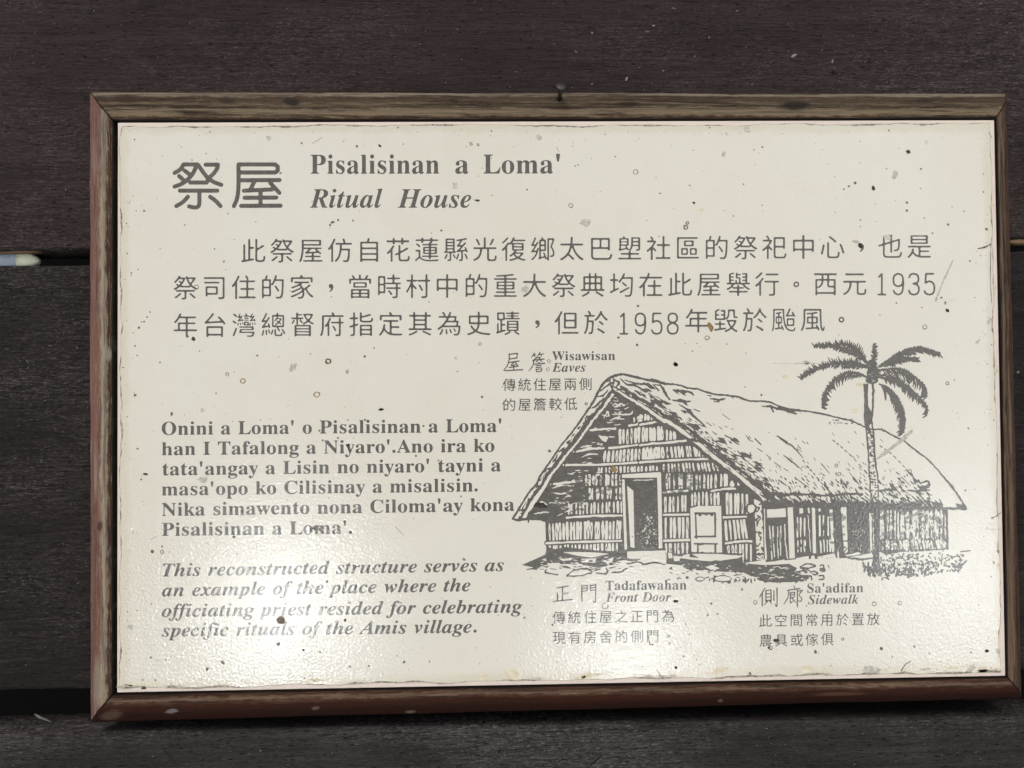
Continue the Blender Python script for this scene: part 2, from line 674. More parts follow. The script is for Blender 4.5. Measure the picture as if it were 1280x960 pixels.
def digits(ink, s, xs, y, w, h, lw):
    for ch, x in zip(s, xs):
        for st in DIG[ch]:
            p = [(x + (a - .5) * w, y + (b - .5) * h) for a, b in st]
            ink.line(p, lw, sm=(ch not in '1' and len(p) > 3))


def zoomed(ox, oy, k):
    """strokes noted on an enlarged copy of the sheet"""
    return lambda *p: [(ox + a / k, oy + b / k) for a, b in p]


# ------------------------------------------------------------------ the sign: frame
sign = bpy.data.objects.new('information_sign', None)
COL.objects.link(sign)
tag(sign, label='cream printed sign about a ritual house in a worn brown wooden frame', category='sign')

PANEL = [(-.2812, .1793), (.2895, .1812), (.2878, -.1841), (-.2823, -.1808)]      # tl tr br bl
OUT = [(-.3, .1999), (.3, .1999), (.3, -.1999), (-.3, -.1999)]
INN = [(-.2836, .1801), (.2904, .1820), (.2887, -.1849), (-.2847, -.1816)]
PROFILE = [(0, -9.9), (0, -.6), (.015, -.1), (.06, .6), (.16, 2.2), (.28, 4.0), (.38, 5.2), (.46, 5.9), (.54, 6.1), (.62, 5.9), (.70, 5.3), (.78, 4.7),
           (.86, 4.4), (.94, 4.1), (.985, 3.7), (1, 3.2), (1, -9.9)]


def rail(o0, o1, i0, i1, mat, label, prof=PROFILE, n=420):
    o0, o1, i0, i1 = map(np.array, (o0, o1, i0, i1))
    L = np.linalg.norm(o1 - o0)
    nz = blur(nrg.normal(0, 1, (n + 1, len(prof))).astype(np.float32), 1.1)
    nz2 = np.convolve(nrg.normal(0, 1, n + 31), np.ones(31) / 31, 'same')[15:15 + n + 1]
    dents = [(nrg.uniform(.02, .98), nrg.uniform(.0012, .004) / L, nrg.uniform(.00025, .0008), int(nrg.choice((1, 2, 3, 4, 8, 9, 10, 12)))) for _ in range(int(L * 46))]
    mit = .00065 / L                                      # hairline open mitre
    vs, uvs = [], []
    for a in range(n + 1):
        t = mit + (1 - 2 * mit) * a / n
        po, pi = o0 + (o1 - o0) * t, i0 + (i1 - i0) * t
        for b, (s, z) in enumerate(prof):
            w = 1.0 if 1 < b < len(prof) - 2 else .3
            q = po + (pi - po) * s
            d = (pi - po) / np.linalg.norm(pi - po)
            q = q + d * (nz2[a] * .0009 * (1 if b < 3 else .3) + nz[a, b] * .00016 * (1 if b < 3 else .3))
            dz = sum(dp * math.exp(-((t - t0) / wd) ** 2 - ((b - b0) / 1.1) ** 2) for t0, wd, dp, b0 in dents if abs(t - t0) < 3 * wd) if w == 1.0 else 0.0
            q = q + d * dz * (.8 if b < 4 else 0)
            vs.append((q[0], q[1], z / 1000 + nz[a, b] * .00022 * w - dz))
            uvs.append((t * L, s))
    m = len(prof)
    fs = [(a * m + b, (a + 1) * m + b, (a + 1) * m + b + 1, a * m + b + 1) for a in range(n) for b in range(m - 1)]
    fs += [tuple(range(m)), tuple(range(n * m + m - 1, n * m - 1, -1))]
    o = mesh('rail', vs, fs, mat, sign, True)
    uv = o.data.uv_layers.new(name='UVMap')
    for lp in o.data.loops:
        uv.data[lp.index].uv = uvs[lp.vertex_index]
    bm = bmesh.new()
    bm.from_mesh(o.data)
    bmesh.ops.recalc_face_normals(bm, faces=bm.faces)
    bm.to_mesh(o.data)
    bm.free()
    o['label'] = label
    return o


R_TOP = rail_mat('weathered_top', ((0, (.25, .21, .155)), (.14, (.235, .19, .135)), (.22, (.060, .036, .020)), (.40, (.085, .055, .032)), (.50, (.17, .125, .080)), (.58, (.10, .065, .040)), (.66, (.27, .205, .135)), (.86, (.29, .215, .135)), (.93, (.10, .050, .026)), (1, (.06, .032, .02))),
                 (.26, .205, .145), 1, .30, 1.0, .92, .55,
                 ((.1246, .42, .006, .22, (.020, .016, .014), .9), (.083, .35, .007, .16, (.030, .020, .014), .8), (.457, .55, .012, .22, (.020, .016, .014), .9), (.345, .50, .011, .10, (.030, .018, .011), .9),
                  (.230, .38, .004, .12, (.035, .02, .012), .8), (.545, .35, .010, .14, (.03, .022, .016), .8), (.02, .30, .010, .22, (.05, .024, .014), .8), (.300, .62, .02, .06, (.035, .02, .012), .7)))
R_LEFT = rail_mat('pink_worn_left', ((0, (.28, .138, .108)), (.34, (.30, .142, .110)), (.50, (.27, .120, .090)), (.58, (.28, .19, .15)), (.64, (.46, .38, .29)), (.78, (.34, .25, .17)), (.84, (.085, .040, .024)), (1, (.04, .02, .012))),
                 (.40, .30, .24), 2, .55, 1.0, .55, .95,
                 ((.12, .55, .004, .14, (.06, .03, .02), .8), (.155, .35, .02, .12, (.42, .34, .28), .6), (.235, .85, .006, .14, (.36, .31, .24), .9), (.02, .4, .02, .25, (.40, .32, .25), .7), (.36, .3, .015, .2, (.36, .25, .21), .6)))
R_BOT = rail_mat('red_brown_bottom', ((0, (.034, .011, .0075)), (.40, (.046, .015, .010)), (.62, (.056, .020, .013)), (.72, (.10, .052, .035)), (.78, (.22, .15, .105)), (.86, (.17, .11, .075)), (.91, (.075, .034, .022)), (1, (.12, .066, .045))),
                 (.075, .030, .020), 3, .22, 1.0, .75, .22,
                 ((.553, .42, .0045, .12, (.26, .22, .23), .9), (.462, .40, .003, .10, (.20, .15, .12), .8), (.40, .12, .004, .10, (.24, .18, .13), .8), (.59, .3, .008, .25, (.16, .10, .07), .7), (.20, .3, .002, .12, (.22, .15, .11), .8), (.12, .5, .02, .10, (.15, .075, .05), .6)), .07)
R_RIGHT = rail_mat('brown_right', ((0, (.17, .105, .070)), (.26, (.13, .066, .040)), (.38, (.055, .021, .012)), (.52, (.090, .036, .021)), (.64, (.21, .14, .092)), (1, (.20, .13, .086))),
                   (.21, .16, .11), 4, .28, 1.0, .9)
rail(OUT[0], OUT[1], INN[0], INN[1], R_TOP, 'grey brown weathered top rail of the frame, bare of paint')
rail(OUT[1], OUT[2], INN[1], INN[2], R_RIGHT, 'narrow brown right rail of the frame')
rail(OUT[2], OUT[3], INN[2], INN[3], R_BOT, 'dark red brown bottom rail of the frame with a worn pale ridge')
rail(OUT[3], OUT[0], INN[3], INN[0], R_LEFT, 'pinkish left rail of the frame with flaking paint')

# nail driven through the top rail
M_NAIL = Mat('dull_steel')
M_NAIL.b.inputs['Metallic'].default_value = .8
M_NAIL = M_NAIL.fin((.045, .040, .038), .48)
M_HOLE = Mat('dark_hole').fin((.006, .005, .004), .9)


def lathe(name, prof, mat, parent, a, b, seg=20):
    """turned shape along a -> b; prof: (share of length, radius)"""
    a, b = Vector(a), Vector(b)
    q = (b - a).to_track_quat('Z', 'Y')
    L = (b - a).length
    vs = [a + q @ Vector((r * math.cos(t), r * math.sin(t), h * L)) for h, r in prof for t in [2 * math.pi * i / seg for i in range(seg)]]
    fs = [(i * seg + j, i * seg + (j + 1) % seg, (i + 1) * seg + (j + 1) % seg, (i + 1) * seg + j) for i in range(len(prof) - 1) for j in range(seg)]
    fs += [tuple(reversed(range(seg))), tuple(range((len(prof) - 1) * seg, len(prof) * seg))]
    return mesh(name, vs, fs, mat, parent, True)


# ------------------------------------------------------------------ the sign: panel, film, printing
panel = mesh('panel', [(*p, z) for z in (-.0098, Z_PANEL) for p in PANEL], [(3, 2, 1, 0), (4, 5, 6, 7), (0, 1, 5, 4), (1, 2, 6, 5), (2, 3, 7, 6), (3, 0, 4, 7)], None, sign)
panel.data.materials.append(M_EDGE)
bv = panel.modifiers.new('round', 'BEVEL')
bv.width = .0006
bv.segments = 2


def film_edge(mn, mx, n=150, seed=3):
    """outline of the film, ragged, a few millimetres inside the panel"""
    r = np.random.default_rng(seed)
    pts = []
    ins = (.0026, .0030, .0028, .0020)                    # top right bottom left
    for k in range(4):
        a, b = np.array(PANEL[k]), np.array(PANEL[(k + 1) % 4])
        d = (b - a) / np.linalg.norm(b - a)
        nrm = np.array((d[1], -d[0]))
        w = np.convolve(r.normal(0, 1, n + 8), np.ones(5) / 5, 'same')[4:4 + n] * .00085
        w += np.convolve(r.normal(0, 1, n + 40), np.ones(25) / 25, 'same')[20:20 + n] * .0010
        for i in range(n):
            t = .006 + .988 * i / n
            pts.append(a + (b - a) * t + nrm * (ins[k] + w[i]))
    return np.array(pts)


FE = film_edge(0, 0)
film = mesh('laminate', [(*p, Z_FILM) for p in FE] + [(*p, Z_PANEL - .0003) for p in FE],
            [tuple(reversed(range(len(FE))))] + [(i, (i + 1) % len(FE), len(FE) + (i + 1) % len(FE), len(FE) + i) for i in range(len(FE))], M_FILM, panel)
bm = bmesh.new()
bm.from_mesh(film.data)
bmesh.ops.recalc_face_normals(bm, faces=bm.faces)
bm.to_mesh(film.data)
bm.free()

# grime caught along the edge of the film
vs, fs = [], []
nF = len(FE)
cen = FE.mean(0)
gr = np.random.default_rng(5)
wl_ = np.abs(np.convolve(gr.normal(0, 1, nF + 12), np.ones(7) / 7, 'same')[6:6 + nF]) * 2.2
for i, p in enumerate(FE):
    d = FE[(i + 1) % nF] - FE[i - 1]
    nn = np.array((d[1], -d[0]))
    nn /= np.linalg.norm(nn)
    k = i // (nF // 4)
    base = (.00042, .00030, .00055, .00030)[k]
    w = max(.00004, min(.0011, base * (wl_[i] * 2.6 - .9))) * gr.uniform(.7, 1.3)
    vs += [(*(p - nn * .00012), Z_FILM + .00006), (*(p + nn * w), Z_FILM + .00006)]
for i in range(nF):
    j = (i + 1) % nF
    fs.append((2 * i, 2 * j, 2 * j + 1, 2 * i + 1))
g = mesh('edge_grime', vs, fs, M_DIRT, panel)

ZI = Z_FILM + .00003

# title in rounded strokes
ink = Ink(200, 190, 372, 272, 6)
z = zoomed(205, 185, 8)
for st in ([(105, 248), (160, 215), (195, 163)], [(195, 163), (330, 163)], [(325, 172), (290, 250), (240, 310), (180, 355), (105, 385)],
           [(205, 225), (262, 270)], [(150, 280), (200, 325)], [(340, 168), (372, 215), (430, 290), (495, 338), (572, 368)],
           [(415, 166), (538, 166)], [(538, 166), (530, 205), (490, 260), (438, 305)], [(262, 345), (425, 345)], [(425, 345), (440, 318)],
           [(158, 426), (532, 426)], [(352, 430), (352, 555), (335, 588), (298, 594), (250, 583)], [(238, 487), (190, 538), (122, 580)],
           [(460, 487), (518, 530), (564, 580)],
           [(745, 164), (1110, 163), (1137, 185), (1137, 225), (1112, 244), (745, 244)], [(743, 170), (745, 320), (740, 440), (726, 515), (698, 580)],
           [(745, 322), (1155, 320)], [(908, 325), (865, 412)], [(798, 426), (1080, 414)], [(1062, 348), (1153, 448)], [(805, 497), (1122, 495)],
           [(965, 420), (965, 575)], [(770, 578), (1165, 576)]):
    ink.line(z(*st), 5.2, sm=len(st) != 6)
ink.trace('title_text', M_INK, ZI, panel, .5, .02, .06)

ink = Ink(380, 185, 710, 275, 6)
latin(ink, 'Pisalisinan', 388, 217, 549, 216.8, 23.6, 'bold')
latin(ink, 'a', 569, 216.8, 585, 216.8, 23.6, 'bold')
latin(ink, "Loma'", 604, 216.8, 700, 216.5, 23.6, 'bold')
latin(ink, 'Ritual', 387, 259.5, 478, 259.3, 23.2, 'italic')
latin(ink, 'House', 497, 259.5, 589, 259.3, 23.2, 'italic')
ink.trace('heading_text', M_INK, ZI, panel, .36, .02, .07, thr=.42)

ink = Ink(205, 285, 1185, 428, 6)
han(ink, '此祭屋仿自花蓮縣光復鄉太巴塱社區的祭祀中心，也是', 316.3, 314.3, 1149.3, 308.5, 32.6)
han(ink, '祭司住的家，當時村中的重大祭典均在此屋舉行。西元', 231.6, 360.3, 1068.3, 355, 32.6)
digits(ink, '1935', (1102.5, 1123, 1142.5, 1162), 355.2, 14.5, 26, 2.3)
han(ink, '年台灣總督府指定其為史蹟，但於', 231.6, 407.4, 745, 404, 32.6)
digits(ink, '1958', (780, 800.5, 821, 841), 404.5, 14.5, 25.5, 2.3)
han(ink, '年毀於颱風。', 871.3, 401.6, 1052, 399.6, 32.6)
ink.trace('story_text', M_INK, ZI, panel, .62, .03, .08)

ink = Ink(195, 515, 660, 685, 6)
for a in (("Onini a Loma' o Pisalisinan a Loma'", 202, 543.6, 627, 539.8), ("han I Tafalong a Niyaro'.Ano ira ko", 202, 569, 618, 564.6),
          ("tata'angay a Lisin no niyaro' tayni a", 203, 594.2, 626, 589), ("masa'opo ko Cilisinay a misalisin.", 202, 619.4, 597, 614.2),
          ("Nika simawento nona Ciloma'ay kona", 202, 645, 643, 638.4), ("Pisalisinan a Loma'.", 202, 669.8, 440, 667.2)):
    latin(ink, *a, 16.2, 'bold')
ink.trace('description_text', M_INK, ZI, panel, .34, .03, .08, thr=.38)
ink = Ink(195, 695, 662, 806, 6)
for a in (('This reconstructed structure serves as', 203, 720.6, 630, 713.8), ('an example of the place where the', 202, 745.6, 588, 739),
          ('officiating priest resided for celebrating', 202, 771.4, 653, 765.6), ('specific rituals of the Amis village.', 202, 795.8, 596, 790.8)):
    latin(ink, *a, 16.2, 'italic')
ink.trace('description_text', M_INK, ZI, panel, .34, .03, .08, thr=.38)

# captions: brushed heading, serif names, small rounded lines
K1, K2, K3 = zoomed(615, 430, 7.53), zoomed(680, 720, 7.11), zoomed(935, 720, 7.11)
EAVES = ([(160, 97), (240, 88)], [(240, 88), (232, 134)], [(168, 141), (235, 131)], [(163, 95), (160, 150), (146, 200), (108, 252)], [(165, 173), (255, 160)],
         [(210, 168), (180, 200), (228, 192)], [(222, 176), (243, 200)], [(160, 221), (246, 208)], [(205, 200), (205, 248)], [(122, 251), (288, 242)],
         [(400, 85), (372, 125)], [(385, 107), (415, 100)], [(398, 106), (404, 120)], [(452, 78), (430, 115)], [(440, 100), (490, 92)], [(460, 98), (468, 114)],
         [(420, 124), (385, 162)], [(415, 131), (455, 125), (438, 146)], [(385, 152), (490, 142)], [(395, 152), (384, 205), (345, 256)], [(430, 155), (414, 172)],
         [(455, 153), (472, 168)], [(438, 171), (448, 180)], [(400, 190), (495, 182)], [(415, 206), (466, 201)], [(415, 222), (466, 218)],
         [(414, 238), (420, 263)], [(414, 239), (470, 234)], [(470, 234), (462, 258)], [(420, 261), (463, 257)])
DOOR = ([(112, 106), (216, 90)], [(165, 100), (162, 218)], [(165, 160), (216, 150)], [(120, 150), (122, 220)], [(80, 226), (250, 210)],
        [(335, 82), (338, 224)], [(335, 92), (386, 84)], [(386, 84), (383, 132)], [(340, 112), (382, 106)], [(340, 136), (382, 130)],
        [(412, 80), (412, 132)], [(412, 88), (460, 76)], [(460, 76), (456, 230), (438, 222)], [(415, 108), (455, 102)], [(415, 131), (455, 125)])
SIDE = ([(152, 108), (105, 188)], [(128, 158), (128, 266)], [(160, 128), (160, 226)], [(160, 131), (206, 124)], [(206, 124), (206, 222)], [(163, 160), (203, 156)],
        [(163, 190), (203, 186)], [(163, 220), (203, 215)], [(174, 228), (148, 256)], [(194, 226), (212, 246)], [(231, 133), (231, 216)], [(258, 108), (258, 264), (238, 248)],
        [(408, 90), (418, 110)], [(352, 127), (462, 112)], [(362, 126), (356, 190), (320, 252)], [(378, 148), (378, 236), (404, 220)], [(378, 151), (416, 144)],
        [(416, 144), (412, 190)], [(380, 171), (412, 166)], [(380, 193), (412, 187)], [(392, 196), (426, 238)], [(440, 128), (440, 274)],
        [(440, 136), (484, 127)], [(484, 127), (456, 170), (480, 202), (468, 226), (450, 220)])
CAP = (('eaves', (618, 433, 792, 520), K1, EAVES, (('Wisawisan', 690, 450.2, 769, 450, 11.0, 'bold'), ('Eaves', 690, 464.8, 732, 464.5, 11.2, 'italic')),
        (('傳統住屋兩側', 636.6, 481.4, 732, 480.4, 17.2), ('的屋簷較低。', 636.6, 506.4, 732.8, 504.8, 17.2))),
       ('front door', (684, 722, 866, 812), K2, DOOR, (('Tadafawahan', 757, 737.9, 858.3, 736.9, 11.8, 'bold'), ('Front Door', 757, 752.6, 839, 751.8, 11.6, 'italic')),
        (('傳統住屋之正門為', 698.7, 772.4, 835.2, 770.2, 17.2), ('現有房舍的側門。', 698.7, 797.6, 835.4, 795.2, 17.2))),
       ('sidewalk', (942, 722, 1110, 814), K3, SIDE, (("Sa'adifan", 1009.3, 741, 1079.3, 740.4, 11.5, 'bold'), ('Sidewalk', 1010, 755.4, 1073.5, 754.6, 11.4, 'italic')),
        (('此空間常用於置放', 957, 776.4, 1091.8, 774.2, 17.0), ('農具或傢俱。', 957.5, 801.2, 1053.6, 799, 17.0))))
for nm, box, zf, strokes, lat, hn in CAP:
    ink = Ink(*box, 9)
    for st in strokes:
        L = sum(math.dist(a, b) for a, b in zip(st, st[1:]))
        ink.line(zf(*st), (1.7, 1.1, 1.4, .8) if len(st) > 2 else ((1.4, 1.0, 1.6) if L > 60 else (1.4, 1.0)))
    for a in lat:
        latin(ink, *a)
    for a in hn:
        han(ink, *a)
    o = ink.trace('caption_text', M_INK, ZI, panel, .26, .03, .06, thr=.40)
    o['label'] = 'printed caption for the %s' % nm

# ------------------------------------------------------------------ house drawing
A, B, C, D, F6, G = (zoomed(630, 460, 6.4), zoomed(630, 590, 6.4), zoomed(800, 470, 6.4), zoomed(800, 590, 6.4), zoomed(940, 590, 6.4), zoomed(1060, 590, 6.4))
E5, H8 = zoomed(960, 415, 4.923), zoomed(990, 420, 6.4)
ink = Ink(632, 460, 1225, 735, 5)
inkgain = (1.22, 1.0)
ink.gd, ink.gw = inkgain
hr = random.Random(21)


def U_(a, b):
    return hr.uniform(a, b)


def bars(poly, pitch, wmin, wmax, v=0.0, slope=0.0, jit=.35, gap=.0, skip=.02):
    """upright slats between two edges: poly = (top-left, top-right, bottom-right, bottom-left)"""
    tl, tr, br, bl = [np.array(q, float) for q in poly]
    n = max(1, int(math.dist(tl, tr) / pitch))
    for i in range(n):
        t = (i + .5 + U_(-jit, jit) * .5) / n
        if hr.random() < skip:
            continue
        a, b = tl + (tr - tl) * t, bl + (br - bl) * t
        a = a + (b - a) * U_(.0, .07)
        b = b - (b - a) * U_(.0, .09)
        w = U_(wmin, wmax) * 1.36
        mids = [a + (b - a) * f + (U_(-.35, .35), 0) for f in (.3, .6)]
        ink.line([a, *mids, b], (w * U_(.5, 1), w * U_(.8, 1.1), w * U_(.7, 1.1), w * U_(.4, 1)), v)
        if hr.random() < .35:                              # a dark split inside the slat
            c = a + (b - a) * U_(.2, .5)
            ink.line([c, c + (b - a) * U_(.2, .4)], .7, 1 - v, sm=False)


def beam(pts, w=2.6, o=1.2):
    ink.line(pts, w + 2 * o, 1, jit=.12)
    ink.line(pts, w, 0, jit=.22)


def grain(box, n, lmin, lmax, w, v, ang=0.0, sp=.1):
    x0, y0, x1, y1 = box
    for _ in range(n):
        x, y, L, a = U_(x0, x1), U_(y0, y1), U_(lmin, lmax), ang + U_(-sp, sp)
        ink.line([(x, y), (x + L * .5 * math.cos(a), y + L * .5 * math.sin(a) + U_(-.4, .4)), (x + L * math.cos(a), y + L * math.sin(a))], (w * .5, w * U_(.7, 1.3), w * .4), v)


# gable wall, dark ground first
wall = A((885, 190), (1010, 260), (1130, 340), (1280, 450)) + C((220, 360), (400, 500), (520, 600), (640, 690), (760, 780), (880, 880), (985, 955)) + \
    D((1000, 250), (990, 700), (830, 730), (830, 690)) + [(900, 700), (790, 690)] + B((985, 690), (340, 680), (330, 390), (150, 365), (220, 300), (330, 130), (400, 0)) + A((480, 720), (620, 520), (760, 340))
ink.poly(wall, 1)
# rows of slats, top to bottom
bars(A((1030, 400), (1200, 350), (1200, 425), (1030, 445)), 4.2, 1.5, 2.4)
bars(C((-10, 310), (110, 330), (110, 365), (-10, 380)), 4.6, 1.4, 2.2)
bars(A((910, 495), (1280, 470), (1280, 600), (910, 610)), 4.7, 1.9, 3.1)
bars(C((15, 415), (290, 440), (290, 515), (15, 535)), 4.7, 1.9, 3.0)
bars(A((800, 665), (1280, 640), (1280, 745), (790, 755)), 4.6, 1.9, 3.1)
bars(C((15, 575), (540, 560), (560, 655), (15, 675)), 4.6, 1.9, 3.0)
bars(A((740, 800), (1240, 785), (1240, 835), (740, 840)), 4.5, 1.6, 2.6)
bars(C((180, 705), (620, 695), (640, 760), (180, 770)), 4.5, 1.6, 2.6)
for (x0, x1, y0, y1) in ((731, 777, 594, 607), (733, 776, 610, 624), (830, 866, 592, 612), (864, 912, 593, 612)):
    bars(((x0, y0), (x1, y0), (x1, y1), (x0, y1)), 4.6, 1.5, 2.6, jit=.8)
bars(B((500, 255), (955, 235), (955, 340), (500, 350)), 4.5, 1.6, 2.7)
bars(D((190, 200), (385, 190), (385, 325), (190, 330)), 4.6, 1.9, 2.9)
bars(D((400, 165), (640, 160), (640, 265), (400, 270)), 4.5, 1.8, 2.8)
bars(D((680, 170), (870, 175), (870, 345), (680, 350)), 4.5, 1.9, 2.9)
bars(B((345, 410), (950, 390), (945, 540), (350, 555)), 4.5, 2.0, 3.2)
bars(D((195, 355), (395, 350), (395, 540), (195, 540)), 4.6, 2.0, 3.0)
bars(D((670, 375), (850, 370), (880, 540), (680, 550)), 4.5, 1.9, 3.0)
bars(B((350, 580), (950, 565), (950, 665), (350, 690)), 4.5, 1.8, 2.8)
bars(D((195, 565), (395, 565), (395, 650), (200, 660)), 4.6, 1.8, 2.8)
bars(D((695, 585), (900, 575), (900, 720), (700, 660)), 4.5, 1.8, 2.7)
for pts in (A((1000, 462), (1140, 440), (1280, 422)), C((0, 392), (100, 372), (190, 352)), A((840, 640), (1060, 618), (1280, 592)), C((0, 553), (200, 535), (370, 517)),
            A((560, 672), (680, 650), (800, 640)), A((480, 776), (800, 772), (1280, 747)), C((0, 692), (300, 672), (590, 660)), A((690, 498), (800, 488), (890, 486)),
            D((185, 165), (280, 155), (380, 150)), D((570, 152), (660, 138), (760, 132)), B((500, 365), (720, 352), (950, 347)), D((190, 345), (390, 340)), D((660, 366), (850, 356)),
            B((340, 570), (600, 560), (940, 552)), D((190, 552), (400, 546)), D((690, 572), (800, 555), (890, 556)), B((380, 100), (500, 85), (620, 70))):
    beam(pts)
# shadowed timbers under the left rake: pale streaks and flecks
for b_, n_ in (((706, 586, 732, 640), 26), ((722, 556, 752, 600), 16), ((738, 536, 762, 562), 12), ((752, 500, 780, 530), 16), ((690, 622, 706, 646), 12), ((762, 490, 786, 512), 10)):
    grain(b_, n_, 2, 9, 1.2, 0, -.12, .35)
for p in (A((870, 300), (890, 285), (915, 300), (935, 285), (960, 300)), A((865, 370), (930, 372), (1010, 370), (1030, 345)), A((850, 420), (900, 400), (960, 410)), A((880, 455), (930, 450)),
          A((800, 400), (830, 350), (840, 390)), A((610, 635), (660, 625), (700, 620)), A((620, 715), (680, 690), (750, 690)), B((390, 130), (450, 110), (560, 110)), B((380, 165), (470, 175), (540, 150)),
          B((360, 245), (430, 248), (485, 240)), B((250, 260), (300, 240), (345, 262)), B((240, 335), (300, 325), (360, 322)), A((490, 770), (560, 775), (720, 770))):
    ink.line(p, (1.0, 2.2, 1.2), 0, jit=.2)
ink.poly(A((750, 535), (790, 545), (838, 550), (815, 595), (785, 580)), 0)
ink.poly(C((715, 850), (740, 835), (760, 870), (745, 890), (720, 880)), 0)
ink.poly(C((775, 840), (800, 870), (780, 885)), 0)

# door with its frame, dark inside, a plant at the foot
ink.poly(B((930, 8), (1262, -12), (1275, 625), (965, 632)), 1)
ink.poly(B((945, 20), (1255, 0), (1250, 30), (1225, 45), (945, 48)), 0)
ink.poly(B((942, 60), (965, 60), (985, 620), (965, 622)), 0)
ink.poly(B((985, 110), (1035, 150), (1045, 610), (1012, 600)), 0)
ink.poly(B((1225, 20), (1258, 10), (1268, 610), (1238, 612), (1235, 400)), 0)
ink.line(B((1035, 68), (1100, 64), (1195, 62)), 1.0, 0, jit=.3)
for _ in range(70):
    t = hr.random()
    x, y = 1155 + U_(-75, 75) * (.25 + t), 350 + 260 * t
    a = U_(-1.2, 1.2) + (0 if hr.random() < .5 else 1.6)
    p = B((x, y), (x + 22 * math.cos(a), y + 22 * math.sin(a)))
    ink.line(p, (.5, 1.3, .4), 0, sm=False)
for _ in range(26):
    ink.ell(*B((U_(1080, 1225), U_(280, 620)))[0], .5, .5, 0)
ink.poly(B((985, 632), (1290, 622), (1290, 720), (985, 720)), 0)
ink.line(B((985, 630), (1120, 626), (1290, 622)), 1.6)

# small door beside it
ink.poly(D((395, 278), (660, 262), (668, 655), (405, 650)), 1)
ink.poly(D((403, 290), (470, 272), (650, 270), (658, 648), (412, 640)), 0)
for p in (D((443, 332), (600, 332)), D((600, 328), (604, 520)), D((604, 516), (440, 518)), D((445, 335), (452, 530)), D((440, 575), (620, 576)), D((465, 580), (463, 640)), D((602, 580), (606, 705))):
    ink.line(np.array(p), 1.9, 1, sm=False, jit=.2)
for q in ((480, 345), (530, 340), (575, 345), (500, 575), (480, 580), (445, 520)):
    ink.ell(*D(q)[0], 2.0, 1.5, 1, .3)
ink.line(D((400, 650), (520, 648), (680, 655), (820, 660)), 1.8, jit=.2)

# corner post
ink.poly(D((905, 200), (985, 235), (1000, 700), (900, 720), (905, 400)), 1)
ink.poly(D((912, 215), (970, 240), (985, 430), (990, 700), (935, 705), (925, 450)), 0)
for _ in range(38):
    x, y = U_(925, 985), U_(250, 690)
    ink.line(D((x, y), (x + U_(-20, 24), y + U_(4, 26))), U_(.7, 1.8), 1, sm=False)
ink.ell(*D((890, 295))[0], 7.2, 7.5, 1)
ink.poly(D((862, 290), (868, 268), (890, 262), (905, 262), (922, 285), (908, 318), (880, 330), (865, 315)), 0)
ink.line(D((885, 360), (880, 410), (885, 460)), 3.4, 1, jit=.4)

# long side wall under the eave
ink.poly(D((1000, 250), (1100, 268), (1280, 270)) + F6((450, 262), (760, 255), (950, 250), (950, 650), (740, 690), (340, 700), (110, 722)), 1)
for q in (((120, 300), (270, 290), (272, 360), (122, 366)), ((285, 285), (328, 280), (345, 690), (300, 692)), ((480, 285), (505, 290), (515, 650), (488, 652)),
          ((620, 300), (645, 300), (662, 645), (640, 640)), ((712, 285), (755, 280), (768, 640), (738, 655)), ((930, 370), (952, 370), (955, 640), (935, 640)),
          ((380, 290), (410, 290), (410, 330), (380, 335)), ((530, 295), (550, 290), (552, 315), (532, 318)), ((445, 285), (460, 285), (465, 330), (450, 330))):
    ink.poly(F6(*q), 0)
for q, pt in ((((125, 425), (250, 430), (245, 690), (150, 700)), 4.6), (((352, 360), (432, 360), (432, 520), (352, 525)), 4.0), (((355, 545), (440, 545), (440, 640), (355, 645)), 4.0),
              (((525, 350), (622, 350), (622, 515), (528, 520)), 3.8), (((530, 545), (640, 540), (640, 640), (540, 645)), 4.2)):
    bars(F6(*q), pt, 1.2, 2.2)
ink.line(F6((262, 420), (268, 560), (285, 690)), 1.4, 0, jit=.2)
ink.line(F6((100, 300), (105, 500), (118, 700)), 1.3, 0, jit=.2)
ink.line(F6((450, 345), (460, 500), (468, 640)), 1.0, 0, jit=.3)
grain((1042, 650, 1054, 688), 9, 1, 3, .8, 0, 1.2, .4)
grain((1062, 660, 1086, 690), 22, 1, 4, .9, 0, 1.0, .9)
ink.line(F6((712, 555), (760, 552), (778, 560)), 1.2)
ink.line(F6((735, 650), (760, 610)), 1.0)
# plinth
for q in (((350, 690), (455, 672), (458, 735), (365, 745)), ((475, 672), (500, 668), (505, 720), (470, 735)), ((520, 680), (660, 650), (675, 690), (540, 705)), ((680, 620), (696, 620), (698, 690), (685, 690)),
          ((740, 665), (800, 655), (850, 640), (880, 655), (830, 668), (760, 675)), ((780, 688), (870, 676), (950, 680), (950, 690), (830, 700)), ((130, 725), (260, 700), (262, 720), (135, 752))):
    ink.poly(F6(*q), 0)
for q in ((560, 680), (600, 690), (630, 685)):
    ink.ell(*F6(q)[0], .9, .7, 1)

# end wall behind the palm, half scratched away
ink.poly(G((160, 245), (800, 270), (805, 620), (520, 640), (170, 640)), 1)
ink.poly(G((170, 330), (205, 330), (215, 640), (180, 640)), 0)
bars(G((250, 300), (780, 310), (780, 540), (250, 540)), 3.6, 1.4, 2.3, jit=1.2, skip=.02)
bars(G((245, 555), (780, 545), (800, 610), (245, 625)), 3.6, 1.5, 2.5, jit=1.0)
grain((1098, 640, 1186, 688), 150, 1, 7, 1.2, 0, 1.35, .5)
grain((1130, 636, 1175, 662), 44, 3, 9, 1.7, 0, 1.5, .8)
ink.line(G((780, 300), (792, 450), (805, 620)), 1.6, 1, jit=.3)
grain((1100, 642, 1182, 686), 40, 2, 6, .8, 1, 1.5, .3)

